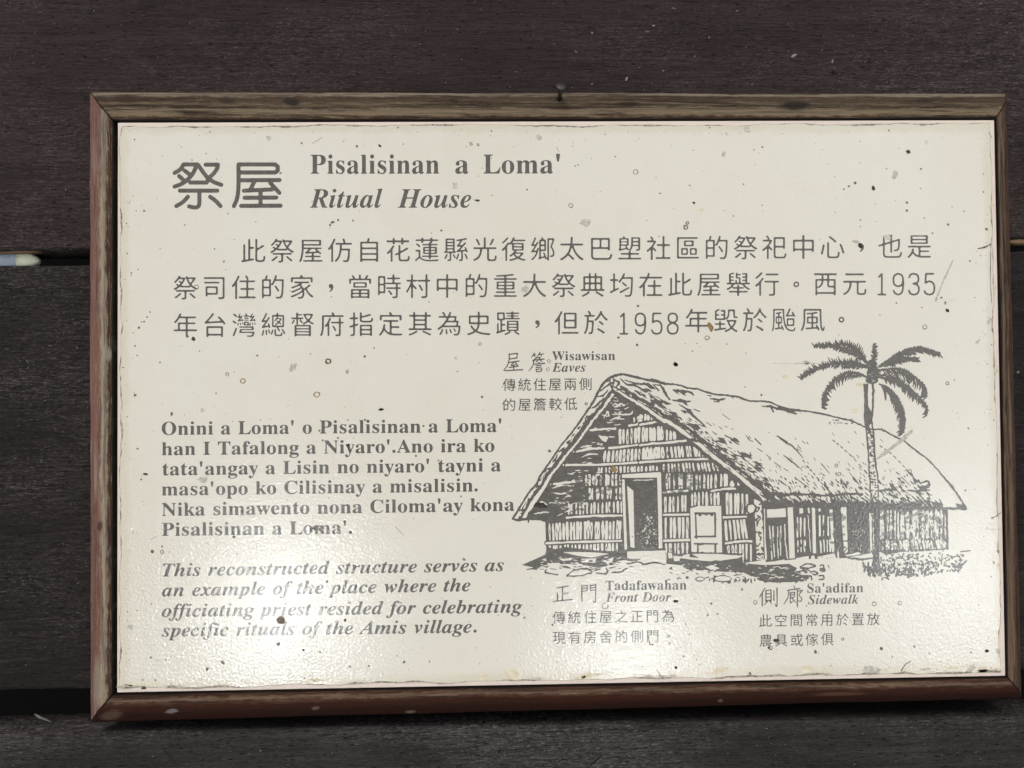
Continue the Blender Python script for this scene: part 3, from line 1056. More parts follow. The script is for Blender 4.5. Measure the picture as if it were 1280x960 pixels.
# ------- roof
ink.poly(A((960, 50), (1280, 120)) + C((180, 60), (520, 125), (880, 200), (1280, 275)) + E5((230, 485), (600, 585), (700, 600), (840, 670), (1030, 830)) +
         G((730, 0), (890, 200), (945, 290), (800, 285), (480, 262), (160, 235)) + F6((930, 240), (760, 240), (500, 245), (250, 262)) + D((1090, 265), (1000, 215), (860, 105)) +
         C((980, 950), (880, 865), (760, 765), (640, 675), (520, 585), (400, 485), (220, 355), (110, 275)) + A((1130, 310), (1010, 240), (890, 160)), 0)
# left rake: outer outline, thatch end and barge strip
rake_o = A((1280, 122), (1150, 96), (1050, 72), (950, 50), (880, 64), (830, 90), (790, 130), (760, 180), (710, 280), (660, 350), (600, 440), (540, 520), (480, 590), (430, 660), (390, 720), (340, 790), (300, 850), (250, 940)) + \
    B((210, 150), (160, 230), (110, 310), (70, 372))
rake_i = A((870, 178), (820, 240), (780, 300), (720, 370), (680, 420), (630, 490), (580, 560), (540, 610), (490, 670), (440, 735), (395, 795), (345, 855), (300, 940)) + B((265, 150), (215, 225), (165, 310), (135, 375))
ink.poly(rake_o[3:] + rake_i[::-1], 0)
strip = [(x + 3.6, y + 1.2) for x, y in rake_i]
ink.line(strip, 3.4, 0, jit=.25)
ink.line(rake_i, (3.0, 3.8, 4.2, 3.6, 3.2, 2.4), 1, jit=.3)
ink.line(rake_o, (2.2, 2.6, 2.4, 1.9, 1.9, 2.0, 2.2), 1, jit=.18)
ink.line(B((70, 372), (100, 385), (150, 380), (240, 374), (330, 388)), (2.2, 2.8, 2.2), 1, jit=.3)
ink.line([(x + 6.2, y + 2.4) for x, y in strip[6:]], (1.2, 1.8), 1, jit=.4)
for i in range(3, len(rake_i) - 1):
    for _ in range(4):
        t = hr.random()
        a = np.array(rake_i[i]) * (1 - t) + np.array(rake_i[i + 1]) * t
        f = U_(.5, 5)
        ink.line([(a[0] - f, a[1] - f * .6), (a[0] - f - U_(1, 3), a[1] - f * .6 + U_(1, 5))], U_(.7, 1.6), 1, sm=False)
for p in (A((770, 190), (800, 160), (840, 130), (880, 110), (870, 85)), A((740, 230), (790, 220), (830, 180)), A((730, 300), (770, 270), (800, 240)), A((850, 110), (860, 150), (880, 120)), A((700, 320), (730, 310), (760, 290)),
          A((830, 110), (850, 95))):
    ink.line(p, (1.0, 2.0, 1.2), 1, jit=.3)
# right rake: dark underside, pale barge board
rr = A((880, 165), (1010, 245), (1130, 318), (1280, 425)) + C((220, 360), (400, 488), (520, 590), (640, 682), (760, 772), (880, 872), (980, 955)) + D((1000, 222), (1095, 268))
ink.line([(x - 1.5, y + 3.2) for x, y in rr], (3.5, 3.5, 4.5, 5, 5.5, 5, 3), 1, jit=.3)
ink.line(rr, (4.6, 5.2, 5.8, 6.0, 6.2, 6.6, 5.5), 1, jit=.2)
ink.line(rr, (2.6, 3.6, 4.4, 4.2, 4.6, 5.0, 3.0), 0, jit=.25)
for t in range(30):
    i = hr.randrange(2, len(rr) - 3)
    a = np.array(rr[i]) * .5 + np.array(rr[i + 1]) * .5 + (U_(-6, 6), U_(-4, 4))
# thatch hanging over the right rake: dark clumps leaning down to the right
rk = np.array([(x + 4.2, y - 3.6) for x, y in rr])
cum = np.concatenate(([0], np.cumsum(np.hypot(*np.diff(rk, axis=0).T))))
TOTL = cum[-1]


def on_rake(s):
    return np.array((np.interp(s, cum, rk[:, 0]), np.interp(s, cum, rk[:, 1])))


for s0 in np.arange(4, TOTL - 4, 2.0):
    p = on_rake(s0)
    f = s0 / TOTL
    L = U_(3, 9) + (6 if hr.random() < .25 else 0)
    a = .45 + U_(-.2, .35)
    ink.line([p + (U_(-1, 2), U_(-2, 1)), p + (L * .5, L * .5 * math.tan(a) * .6), p + (L * math.cos(a), L * math.sin(a))], (2.6, U_(1.4, 3.0), .6), 1)
CL = C((250, 300), (420, 395), (440, 485), (560, 535), (620, 575), (720, 640), (790, 720), (900, 745), (900, 840), (980, 850), (1000, 930), (1080, 925), (90, 200), (170, 200), (60, 90), (300, 120), (330, 195), (370, 275),
       (620, 500), (720, 505), (850, 630), (930, 700))
for (x, y) in CL:
    for _ in range(6):
        q = np.array((x, y)) + (U_(-7, 5), U_(-3, 3))
        L = U_(5, 12)
        a = .40 + U_(-.25, .3)
        ink.line([q, q + (L * .5 * math.cos(a), L * .5 * math.sin(a) + U_(-.5, .5)), q + (L * math.cos(a), L * math.sin(a))], (.8, U_(1.3, 2.6), .5), 1)
for p in (A((930, 80), (980, 130), (1050, 140), (1130, 190)), A((960, 95), (1060, 125), (1130, 130), (1190, 160)), A((880, 90), (920, 120), (900, 150)), A((1190, 130), (1240, 180)), A((1160, 200), (1240, 280), (1290, 320)),
          A((900, 180), (950, 170), (1000, 210)), C((120, 70), (170, 80), (210, 150), (240, 190)), C((20, 60), (70, 70), (110, 100)), C((270, 110), (330, 125), (400, 130), (430, 155)), C((260, 195), (330, 200), (400, 205)),
          C((310, 225), (370, 265), (430, 320), (520, 400)), C((560, 180), (620, 190), (680, 185)), C((590, 205), (630, 205)), C((540, 155), (570, 160)), C((980, 240), (1050, 245), (1110, 270)), C((1040, 235), (1070, 285)),
          C((1100, 250), (1180, 280), (1250, 305))):
    ink.line(p, (1.0, 2.6, 1.6), 1, jit=.3)
# ridge
ridge = A((1150, 96), (1280, 122)) + C((90, 26), (180, 60), (300, 70), (380, 95), (460, 105), (520, 125), (600, 146), (700, 155), (790, 170), (880, 200), (960, 200), (1040, 210), (1100, 235), (1180, 260), (1280, 276)) + \
    E5((60, 468), (130, 484), (230, 486), (340, 506), (440, 530), (530, 552), (600, 586), (650, 600), (700, 600), (760, 632), (840, 672), (900, 722), (970, 772), (1030, 832), (1090, 902), (1140, 955)) + \
    G((790, 70), (840, 130), (890, 200), (930, 265), (945, 292))
ink.line(ridge, (2.0, 1.9, 1.8, 2.0, 1.6, 1.9, 1.7, 1.5, 1.9, 1.5, 1.8, 2.6), 1, jit=.22)
grain((1036, 523, 1074, 530), 16, 2, 6, 1.0, 1, .3, .5)
# sparse dashed strands down the slope
for p in (E5((55, 640), (110, 680), (160, 710), (215, 775)), E5((105, 765), (150, 800), (200, 840)), E5((400, 665), (460, 715), (530, 780), (610, 870)), E5((330, 810), (380, 870)), E5((500, 865), (560, 940)), E5((240, 825), (290, 880), (350, 955)),
          E5((690, 700), (760, 750), (830, 820), (880, 880), (940, 935)), E5((450, 900), (490, 955)), E5((170, 900), (240, 950)), C((660, 305), (720, 350)), C((430, 265), (480, 285)), C((530, 370), (575, 400)), C((630, 405), (655, 420)),
          C((680, 403), (700, 408)), C((730, 418), (745, 425)), C((850, 475), (880, 515), (910, 525)), C((920, 500), (970, 550)), C((940, 580), (980, 605)), C((1010, 630), (1050, 660)), C((1075, 690), (1130, 730)), C((1150, 740), (1185, 760)),
          C((950, 710), (995, 745)), C((680, 475), (790, 530)), C((780, 600), (830, 640), (900, 640)), C((870, 695), (945, 750)), C((1100, 480), (1180, 530)), C((1200, 540), (1265, 610)), C((1150, 635), (1220, 685)), G((430, 40), (500, 110)),
          G((400, 70), (445, 110)), G((480, 0), (530, 50), (600, 105)), G((45, 40), (90, 100))):
    if hr.random() < .45:
        pp = smooth_line(p, 5)
        for i in range(0, len(pp) - 1, 2):
            ink.line(pp[i:i + 2], U_(.8, 1.5), 1, sm=False)
    else:
        ink.line(p, (.9, 1.7, .9), 1, jit=.2)
# dense short strokes near the eave
for _ in range(330):
    x = U_(955, 1178)
    f = hr.random() ** 1.7
    yb = 630 + (x - 955) * -.012 if x < 1070 else 631 + (x - 1070) * .015
    y = yb - 3 - f * (32 if x < 1100 else 40)
    if x > 1150 and y < 600 + (x - 1150) * 1.1:
        continue
    if 1084 < x < 1098:
        continue
    L = U_(3, 10) * (.6 + .6 * (1 - f))
    a = .85 + U_(-.2, .25)
    ink.line([(x, y), (x + L * .5 * math.cos(a) + U_(-.4, .4), y + L * .5 * math.sin(a)), (x + L * math.cos(a), y + L * math.sin(a))], (.7, U_(1.1, 2.0), .5), 1)
for _ in range(260):
    s0 = U_(6, TOTL - 4)
    q = on_rake(s0) + np.array((U_(2, 34) * hr.random(), 0)) + (0, U_(-2, 4))
    L = U_(3, 8)
    a = .62 + U_(-.25, .25)
    ink.line([q, q + (L * .5 * math.cos(a) + U_(-.3, .3), L * .5 * math.sin(a)), q + (L * math.cos(a), L * math.sin(a))], (.5, U_(.8, 1.3), .4), 1)
for _ in range(280):
    x = U_(880, 1175)
    y = 626 - abs(hr.gauss(0, 32)) - max(0, (955 - x)) * .55
    if 1084 < x < 1098 or (x > 1120 and y < 585 + (x - 1120) * .75):
        continue
    L = U_(2, 6)
    a = .88 + U_(-.2, .2)
    ink.line([(x, y), (x + L * math.cos(a), y + L * math.sin(a))], (U_(.6, 1.0), .5), 1, sm=False)
for x in np.arange(958, 1178, 2.1):
    y = 631 + U_(-2, 2) - (0 if x < 1075 else -1)
    L = U_(3, 7)
    ink.line([(x - 2, y - L), (x, y - L * .4), (x + 2.4, y + U_(0, 2.5))], (.8, U_(1.5, 2.6), 1.0), 1)
for p in (F6((100, 275), (280, 268), (500, 258), (760, 250), (880, 245)), F6((180, 175), (300, 180), (470, 180), (640, 188), (760, 175), (880, 180)), G((700, 285), (800, 292), (945, 295))):
    ink.line(p, (2.8, 2.2, 2.6), 1, jit=.5)
ink.poly(G((860, 250), (935, 265), (948, 297), (880, 295)), 1)
for p in (G((590, 85), (640, 75), (650, 105), (600, 115)), G((480, 150), (560, 150), (655, 145)), G((560, 120), (600, 130), (650, 120)), G((255, 150), (330, 140), (380, 150)), G((300, 130), (350, 160))):
    ink.line(p, (1.4, 2.4, 1.2), 1, jit=.4)

# ------- ground, stones and weeds
ink.poly(B((140, 745), (210, 715), (330, 660), (345, 600), (420, 620), (480, 600), (700, 625), (960, 640), (985, 700), (900, 735), (760, 770), (640, 745), (480, 735), (330, 745), (270, 770)), 1)
for q in (((470, 640), (600, 640), (750, 645), (845, 655), (700, 685), (560, 665)), ((620, 695), (740, 690), (730, 725), (620, 725)), ((795, 715), (880, 680), (870, 710), (830, 735)),
          ((300, 700), (340, 690), (330, 715)), ((900, 715), (960, 705), (975, 730), (890, 738)), ((450, 700), (520, 690), (540, 705), (470, 712)), ((350, 735), (440, 725), (460, 740), (360, 748))):
    ink.poly(B(*q), 0)
grain((660, 700, 790, 712), 60, 3, 9, 1.1, 1, .05, .2)
grain((672, 696, 780, 708), 34, 2, 6, 1.0, 0, .0, .3)
for p in (B((340, 780), (335, 805), (430, 822)), B((500, 830), (560, 790), (640, 775), (690, 785), (690, 810), (560, 835), (500, 830)), B((720, 795), (770, 775)), B((735, 805), (790, 815), (830, 800), (815, 765)), B((185, 780), (250, 768)),
          B((860, 805), (930, 800), (985, 770)), B((985, 695), (1040, 705), (1090, 695)), B((985, 735), (1080, 722), (1120, 740), (1200, 725), (1290, 740)), B((985, 710), (1030, 712))):
    ink.line(p, (1.3, 2.0, 1.2), 1, jit=.3)
ink.poly(D((215, 640), (260, 640), (270, 700), (330, 690), (400, 700), (560, 715), (820, 680), (825, 730), (1000, 745)) + F6((300, 735), (360, 770), (340, 800), (470, 850), (340, 880), (180, 885), (60, 870), (0, 830)) +
         D((900, 840), (820, 800), (690, 800), (520, 790), (380, 780), (320, 745), (210, 735)), 1)
for q in (((345, 665), (400, 655), (395, 690), (340, 680)), ((410, 655), (600, 655), (800, 670), (790, 690), (640, 710), (480, 690)), ((270, 690), (310, 680), (320, 710), (275, 715)), ((520, 765), (570, 745), (640, 770), (600, 785)),
          ((225, 645), (255, 645), (262, 690), (228, 690))):
    ink.poly(D(*q), 0)
for q, r in (((100, 820), 3), ((200, 765), 2.4), ((20, 850), 2.2), ((250, 850), 2.4), ((160, 850), 1.8)):
    x, y = F6(q)[0]
    ink.line([(x - r * 2, y), (x, y - r * .5), (x + r * 2, y)], .9, 0)
grain((842, 706, 1012, 728), 70, 2, 8, 1.2, 0, .0, .4)
grain((832, 708, 1015, 727), 80, 2, 7, 1.2, 1, .05, .5)
for _ in range(44):
    x = U_(885, 1012)
    ink.line([(x, 724), (x + U_(-2, 2), 725 + U_(1, 4))], U_(.9, 1.8), 1, sm=False)
for cx, cy, rx, ry in ((903.3, 723.6, 11.5, 4.4), (875, 724, 6.2, 3.2)):
    ink.ell(cx, cy, rx, ry, 1)
    ink.ell(cx + .4, cy - .2, rx - 1.5, ry - 1.4, 0)
ink.ell(*D((378, 845))[0], 2.2, 2.0, 1)
for p in (F6((545, 750), (570, 745), (575, 770), (550, 775), (585, 780), (575, 795), (545, 790)), F6((470, 800), (500, 795), (525, 810), (505, 825), (480, 815)), F6((535, 830), (570, 830), (575, 855), (535, 862)), F6((360, 800), (420, 790), (440, 800)),
          F6((385, 760), (440, 735), (510, 750), (450, 770), (385, 770)), F6((400, 830), (470, 835), (480, 865)), F6((610, 745), (622, 770))):
    ink.line(p, (1.3, 1.9, 1.2), 1, jit=.2)
# weeds right of the palm
for _ in range(240):
    x = U_(1100, 1205)
    f = (x - 1100) / 105
    y = U_(690 + 2 * f, 724 - 12 * f)
    a = U_(-.3, 3.3)
    L = U_(2, 5)
    ink.line([(x, y), (x + L * math.cos(a) * .6, y + L * math.sin(a) * .7), (x + L * math.cos(a), y + L * math.sin(a))], (1.0, U_(1.0, 2.1), .6), 1)
for _ in range(150):
    x, y = 1085 + 80 * hr.random() ** 1.4, U_(706, 721)
    a = U_(-2.4, -.7)
    ink.line([(x, y), (x + U_(2, 5) * math.cos(a), y + U_(3, 7) * math.sin(a))], (U_(1.2, 2.0), .6), 1, sm=False)
for _ in range(90):
    x = U_(1105, 1205)
    y = U_(690, 716)
    ink.ell(x, y, U_(.8, 2.0), U_(.6, 1.6), 0, U_(0, 3))
for p in (G((120, 725), (135, 760), (130, 805)), G((120, 750), (175, 770), (215, 840)), G((150, 790), (240, 790)), G((0, 690), (100, 700), (200, 690)), G((190, 630), (220, 700), (210, 780)), G((270, 640), (330, 650), (450, 628)), G((900, 632), (975, 632)),
          G((840, 760), (900, 750), (950, 710))):
    ink.line(p, (1.6, 2.6, 1.4), 1, jit=.4)
house = ink.trace('house_drawing', M_INK, ZI, panel, .30, .035, .12)
house['label'] = 'ink drawing of a thatched ritual house with slatted walls'

# rubbed patches where the print has gone to an even grey
ink = Ink(632, 460, 1225, 735, 4)
for x0, y0, x1, y1, n in ((722, 596, 778, 622, 60), (828, 584, 880, 616, 70), (1096, 632, 1172, 650, 60), (690, 606, 728, 640, 30), (1040, 640, 1056, 690, 24), (1098, 650, 1186, 688, 60)):
    for _ in range(n):
        ink.ell(U_(x0, x1), U_(y0, y1), U_(1, 4.5), U_(.8, 3), 1, U_(-.6, .6), 12)
fade = ink.trace('faded_ink', M_INKFADE, Z_FILM + .000015, panel, .35, .05, .15)
bm = bmesh.new()                                          # one print, two strengths of ink
bm.from_mesh(house.data)
n0 = len(bm.faces)
bm.from_mesh(fade.data)
bm.faces.ensure_lookup_table()
for f in bm.faces[n0:]:
    f.material_index = 1
bm.to_mesh(house.data)
bm.free()
house.data.materials.append(M_INKFADE)
bpy.data.objects.remove(fade)

# ------------------------------------------------------------------ palm drawing (its own plate, printed over the house)
ink = Ink(990, 420, 1190, 725, 6)
tl = H8((580, 385), (585, 500), (583, 640), (600, 800), (612, 960)) + G((175, 60), (185, 200), (190, 270), (196, 400), (200, 560), (204, 700), (200, 800))
tr_ = H8((648, 385), (648, 540), (640, 680), (655, 800), (664, 960)) + G((240, 60), (242, 200), (240, 280), (244, 400), (248, 560), (246, 700), (256, 800))
ink.poly(tl + tr_[::-1], 0)
ink.poly(H8((580, 385), (585, 500), (583, 640), (596, 750), (622, 750), (612, 600), (608, 470), (612, 380)), 1)
ink.poly(H8((612, 560), (632, 600), (636, 700), (612, 720)), 1)
ink.line(tl, (2.2, 2.2, 1.6, 1.6), 1, jit=.3)
ink.line(tr_, (2.6, 2.2, 1.6, 1.6), 1, jit=.3)
for _ in range(230):
    t = U_(.22, 1)
    i = t * (len(tl) - 1)
    k = min(int(i), len(tl) - 2)
    a = np.array(tl[k]) + (np.array(tl[k + 1]) - tl[k]) * (i - k)
    b = np.array(tr_[k]) + (np.array(tr_[k + 1]) - tr_[k]) * (i - k)
    f = U_(.05, .7)
    q = a + (b - a) * f
    ink.line([q, q + (U_(.8, 2.6), U_(-.5, 1.2))], U_(.8, 1.5), 1, sm=False)
ink.poly(G((200, 330), (245, 350), (248, 520), (246, 700), (256, 805), (205, 805), (204, 690), (212, 560)), 1)
for _ in range(60):
    q = np.array(G((U_(196, 246), U_(40, 780)))[0])
    ink.line([q, q + (U_(-.4, 1.8), U_(1, 3.5))], U_(.6, 1.3), 1 if hr.random() < .55 else 0, sm=False)
ink.ell(*H8((640, 235))[0], 7, 7.5, 1)
ink.ell(*H8((655, 300))[0], 9, 8, 1)
ink.ell(*H8((640, 355))[0], 8, 4.5, 1)


def frond(spine, sides, ln, w0=1.8, lean=.9, step=2.4, lw=1.95):
    p = smooth_line(H8(*spine), 8)
    d = np.concatenate(([0], np.cumsum(np.hypot(*np.diff(p, axis=0).T))))
    ink.line(p, (w0 * 1.3, w0, 1.2), 1, sm=False)
    for sd in sides:
        for s0 in np.arange(5, d[-1] - 1, step):
            s0 = s0 + U_(-.5, .5)
            q = np.array((np.interp(s0, d, p[:, 0]), np.interp(s0, d, p[:, 1])))
            r = np.array((np.interp(s0 + 1, d, p[:, 0]), np.interp(s0 + 1, d, p[:, 1])))
            t = (r - q) / max(np.linalg.norm(r - q), 1e-6)
            f = s0 / d[-1]
            nn = np.array((-t[1], t[0])) * (1 if sd > 0 else -1)
            L = 1.62 * ln * abs(sd) * (1 - .45 * f ** 3) * U_(.6, 1.2) * min(1, .4 + f * 2.2)
            e = q + (t * lean * .8 + nn * (1 - .25 * f)) * L * .75
            m = (q + e) / 2 + t * L * .10 + (0, L * .05)
            ink.line([q, m, e], (1.1, lw * U_(.8, 1.15), 1.0), 1)


frond(((600, 210), (560, 150), (490, 85), (400, 65), (300, 78), (175, 78)), (1, -.75), 6.2, 2.0)
frond(((590, 215), (545, 165), (480, 125), (410, 100), (330, 95)), (-.9, .7), 6.5, 1.8)
frond(((590, 235), (480, 215), (380, 222), (280, 235), (170, 275), (70, 335)), (1.1, -.75), 6.8, 2.0)
frond(((600, 250), (500, 240), (400, 250)), (.5, -.6), 6.0, 2.4)
frond(((600, 330), (530, 300), (450, 295), (360, 335), (290, 410), (250, 495), (245, 580)), (-1.15, .35), 8.6, 2.2, .8)
frond(((650, 230), (662, 130), (658, 55)), (1, -1), 4.4, 2.4)
frond(((690, 245), (780, 190), (870, 135), (960, 100), (1050, 98), (1190, 140)), (1.1, -.3), 8.0, 1.8, 1.6)
frond(((700, 250), (790, 215), (860, 190), (930, 180), (1010, 185)), (-.7, 1), 5.5, 1.4, 1.4)
frond(((690, 275), (800, 262), (900, 275), (980, 330), (1060, 400), (1080, 490)), (1.2, -.25), 9.0, 2.0, .9)
frond(((700, 330), (850, 365), (950, 430), (1020, 495), (1080, 570), (1074, 640)), (1.1, -.35), 8.0, 2.4, 1.0)
frond(((690, 310), (780, 330), (870, 370), (930, 410)), (.9, -.9), 6.0, 2.2, 1.0)
frond(((700, 385), (770, 415), (840, 490), (885, 580), (902, 670), (893, 775)), (1.2, -.2), 9.0, 1.6, 1.4)
ink.line(H8((720, 400), (745, 450), (750, 510)), (2.0, 3.6, 2.0), 1)
for _ in range(26):
    x, y, a = U_(600, 760), U_(230, 370), U_(-.6, .8)
    ink.line(H8((x, y), (x + 26 * math.cos(a), y + 26 * math.sin(a))), (.4, .9, .4), 0, sm=False)
palm = ink.trace('palm_drawing', M_INK, ZI + .00003, panel, .26, .03, .09)
palm['label'] = 'ink drawing of a tall coconut palm in front of the house'

# ------------------------------------------------------------------ specks and stains on the film
ZS = Z_FILM + .00010


class Blots:
    def __init__(s):
        s.v, s.f = [], []

    def blob(s, x, y, r, el=1.0, a=0.0, n=11, rag=.22):
        base = len(s.v)
        P = []
        for i in range(n):
            t = 2 * math.pi * i / n
            q = r * (1 + rng.uniform(-rag, rag))
            u, w = q * math.cos(t) * el, q * math.sin(t)
            P.append((x + u * math.cos(a) - w * math.sin(a), y + u * math.sin(a) + w * math.cos(a)))
        for p in sheet(P):
            s.v.append((p[0], p[1], ZS))
        s.f.append(tuple(reversed(range(base, base + n))))

    def ring(s, x, y, r, w, n=18, a0=0.0, a1=2 * math.pi, el=1.0):
        base = len(s.v)
        for i in range(n + 1):
            t = a0 + (a1 - a0) * i / n
            ww = w * rng.uniform(.5, 1.3)
            rr_ = r * rng.uniform(.92, 1.08)
            for q in (rr_ - ww / 2, rr_ + ww / 2):
                p = sheet((x + q * math.cos(t) * el, y + q * math.sin(t)))
                s.v.append((p[0], p[1], ZS))
        for i in range(n):
            k = base + 2 * i
            s.f.append((k, k + 2, k + 3, k + 1))

    def streak(s, pts, w, n=8):
        p = smooth_line(pts, n)
        base = len(s.v)
        for i in range(len(p)):
            d = p[min(i + 1, len(p) - 1)] - p[max(i - 1, 0)]
            d = d / max(np.linalg.norm(d), 1e-9)
            ww = w * rng.uniform(.4, 1.2) * (.35 if i in (0, len(p) - 1) else 1) / 2
            for sg in (1, -1):
                q = sheet(p[i] + np.array((-d[1], d[0])) * ww * sg)
                s.v.append((q[0], q[1], ZS))
        for i in range(len(p) - 1):
            k = base + 2 * i
            s.f.append((k, k + 2, k + 3, k + 1))

    def make(s, name, mat, label=None, stuff=False, dz=0.0):
        o = mesh(name, [(a, b, c + dz) for a, b, c in s.v], s.f, mat, panel)
        bm = bmesh.new()
        bm.from_mesh(o.data)
        for f in bm.faces:
            f.normal_update()
            if f.normal.z < 0:
                f.normal_flip()
        bm.to_mesh(o.data)
        bm.free()
        if label:
            o['label'] = label
        if stuff:
            o['kind'] = 'stuff'
        return o


Q = {1: (0, 0), 2: (400, 0), 3: (800, 0), 4: (0, 300), 5: (400, 300), 6: (800, 300), 7: (0, 600), 8: (400, 600), 9: (800, 600)}


def at(q, x, y):
    return Q[q][0] + x / 2.6667, Q[q][1] + y / 2.6667


dark, black, greyb, rust, tan = Blots(), Blots(), Blots(), Blots(), Blots()
DOTS = {1: '448,465,4 700,440,3 687,512,3 480,703,4 760,712,3 615,750,3 533,828,3 746,872,4 715,830,3 422,745,3 438,910,4 423,845,3 1005,477,4 1265,485,5 1190,485,3 935,577,4 640,533,3 1110,740,5 1100,750,4 1127,733,4 540,520,2 604,490,2',
        2: '200,486,5 123,488,4 277,480,3 850,553,3 860,549,3 985,522,3 573,651,3 690,632,4 1133,644,3 404,768,5 38,742,4 34,752,3 60,735,3 572,437,3 260,425,4 645,490,2 110,735,4 540,560,2 1090,735,2',
        3: '408,490,4 380,500,3 822,562,3 937,563,4 935,628,3 718,610,6 697,621,5 680,630,4 345,614,3 166,618,3 68,644,3 407,684,3 312,720,3 890,675,5 890,702,5 1028,748,5 1155,764,6 735,733,3 735,755,3 1080,704,3 948,727,3 1145,640,3 608,500,2 232,425,3 178,500,2 475,445,2 788,738,2 975,777,4 1145,580,3 830,435,4 785,680,2',
        4: '625,322,5 857,385,4 720,511,3 450,517,6 490,257,4 480,272,4 472,273,3 463,292,5 450,353,3 457,385,3 533,408,4 665,370,3 410,425,3 458,696,4 470,798,4 1215,388,5 500,240,3 780,440,2 1035,380,3 960,552,2 1160,600,3 1085,700,3 1075,668,4 1065,635,5 905,712,4 1160,685,6 572,580,6',
        5: '90,438,3 540,523,5 765,703,6 395,735,4 320,720,4 610,545,4 995,325,5 1060,220,5 1057,350,5 150,388,3 180,360,3 458,438,3 1072,500,4 150,600,5 345,620,4 60,660,5 95,685,6 1150,640,3 715,560,2 640,660,2 930,610,3 530,410,2 800,130,3',
        6: '1018,210,5 855,210,4 1005,192,4 1095,628,4 350,490,3 405,517,4 290,347,3 190,345,2 175,370,3 940,225,3 1100,70,4 800,250,3 1180,600,3',
        7: '927,547,7 742,609,8 690,631,6 505,413,4 502,592,4 552,600,3 475,667,4 517,667,4 788,246,4 1090,338,6 1150,468,6 1230,620,4 1015,660,3 1048,670,3 458,435,3 540,222,4 508,238,7 780,190,6 1050,160,9 1068,165,7 565,240,3 1175,505,3 830,650,2',
        8: '775,483,5 1187,625,5 280,607,5 365,605,3 790,608,3 0,575,4 100,622,4 682,459,4 340,560,2 255,675,4 1165,545,4 650,590,2 480,265,6 470,55,3 520,560,2 900,585,2 270,410,4 85,465,4 1220,480,3',
        9: '585,573,7 804,562,7 367,645,5 120,625,6 146,588,4 965,578,3 340,365,5 238,412,5 258,447,4 226,450,4 915,555,5 1103,575,4 165,515,3 1085,35,4 1180,275,4 840,590,3 700,470,2 630,440,3 555,420,3'}
for q, s in DOTS.items():
    for d in s.split():
        x, y, r = map(float, d.split(','))
        dark.blob(*at(q, x, y), r / 2.6667 * .80, rng.uniform(.9, 1.35), rng.uniform(0, 3))
soft = Blots()
for _ in range(560):                                       # pinprick mould over the whole film
    x, y = rng.uniform(156, 1240), rng.uniform(162, 850)
    if rng.random() < .35:
        x, y = rng.choice(((x, 850 - abs(rng.gauss(0, 14)) - (x - 150) * .012), (156 + abs(rng.gauss(0, 12)), y), (1240 - abs(rng.gauss(0, 12)), y), (x, 160 + abs(rng.gauss(0, 12)))))
    soft.blob(x, y, rng.choice((.35, .4, .5, .5, .65, .8)), rng.uniform(.8, 1.6), rng.uniform(0, 3), 6)
for q, x, y, r, el, a in ((2, 525, 668, 4, 2.2, .1), (2, 1246, 676, 4, 1.2, 0), (3, 895, 506, 7, 1.1, .3), (3, 778, 627, 6, 1.5, 1.3), (3, 180, 676, 3, 1.2, 0), (4, 1270, 565, 4, 2, .0), (4, 645, 330, 7, 1.1, 0), (5, 205, 565, 4, 2, 0),
                          (6, 118, 415, 6, 1.3, .5), (6, 1025, 235, 5, 1.4, .6), (7, 1012, 567, 4, 1.2, 0), (8, 1187, 404, 5, 1.5, .1), (9, 455, 535, 6, 1.8, 0), (9, 1157, 570, 5, 1.5, 0), (9, 117, 404, 5, 1.3, 0), (5, 735, 885, 10, 2.2, .1), (5, 1187, 414, 5, 1.6, .8),
                          (3, 735, 818, 7, 1.5, 1.1), (9, 430, 560, 4, 1.2, 0), (4, 484, 780, 4, 2.4, .1)):
    black.blob(*at(q, x, y), r / 2.6667, el, a)
dark.blob(*at(7, 936, 468), 5.2, 1.1, 0, 13, .12)
for q, x, y, r in ((2, 503, 480, 5), (2, 527, 482, 4), (2, 1052, 573, 9), (2, 836, 685, 8), (2, 1220, 758, 7), (2, 1225, 743, 5), (3, 152, 757, 8), (3, 158, 743, 5), (6, 950, 290, 8), (6, 1025, 478, 6), (6, 655, 752, 6), (6, 665, 780, 6), (6, 530, 695, 6),
                   (9, 385, 408, 7), (9, 781, 413, 8), (9, 866, 411, 7), (9, 435, 560, 7), (8, 950, 420, 12), (4, 757, 448, 6), (6, 900, 770, 6), (7, 540, 240, 6), (4, 655, 157, 8)):
    dark.ring(*at(q, x, y), r / 2.6667 * .85, 1.1)
for x, y in ((686, 451.5), (685, 461.6)):
    dark.ring(x, y, 1.9, .9)
for q, x, y, r in ((4, 1093, 404, 8), (4, 809, 470, 8), (4, 1056, 515, 9), (6, 224, 326, 7), (5, 28, 404, 8)):
    rust.ring(*at(q, x, y), r / 2.6667 * .9, 1.5, el=1.15)
rust.blob(*at(6, 235, 290), 3.2, 1.8, 1.2)
rust.blob(*at(5, 980, 765), 3.5, 1.4, .3)
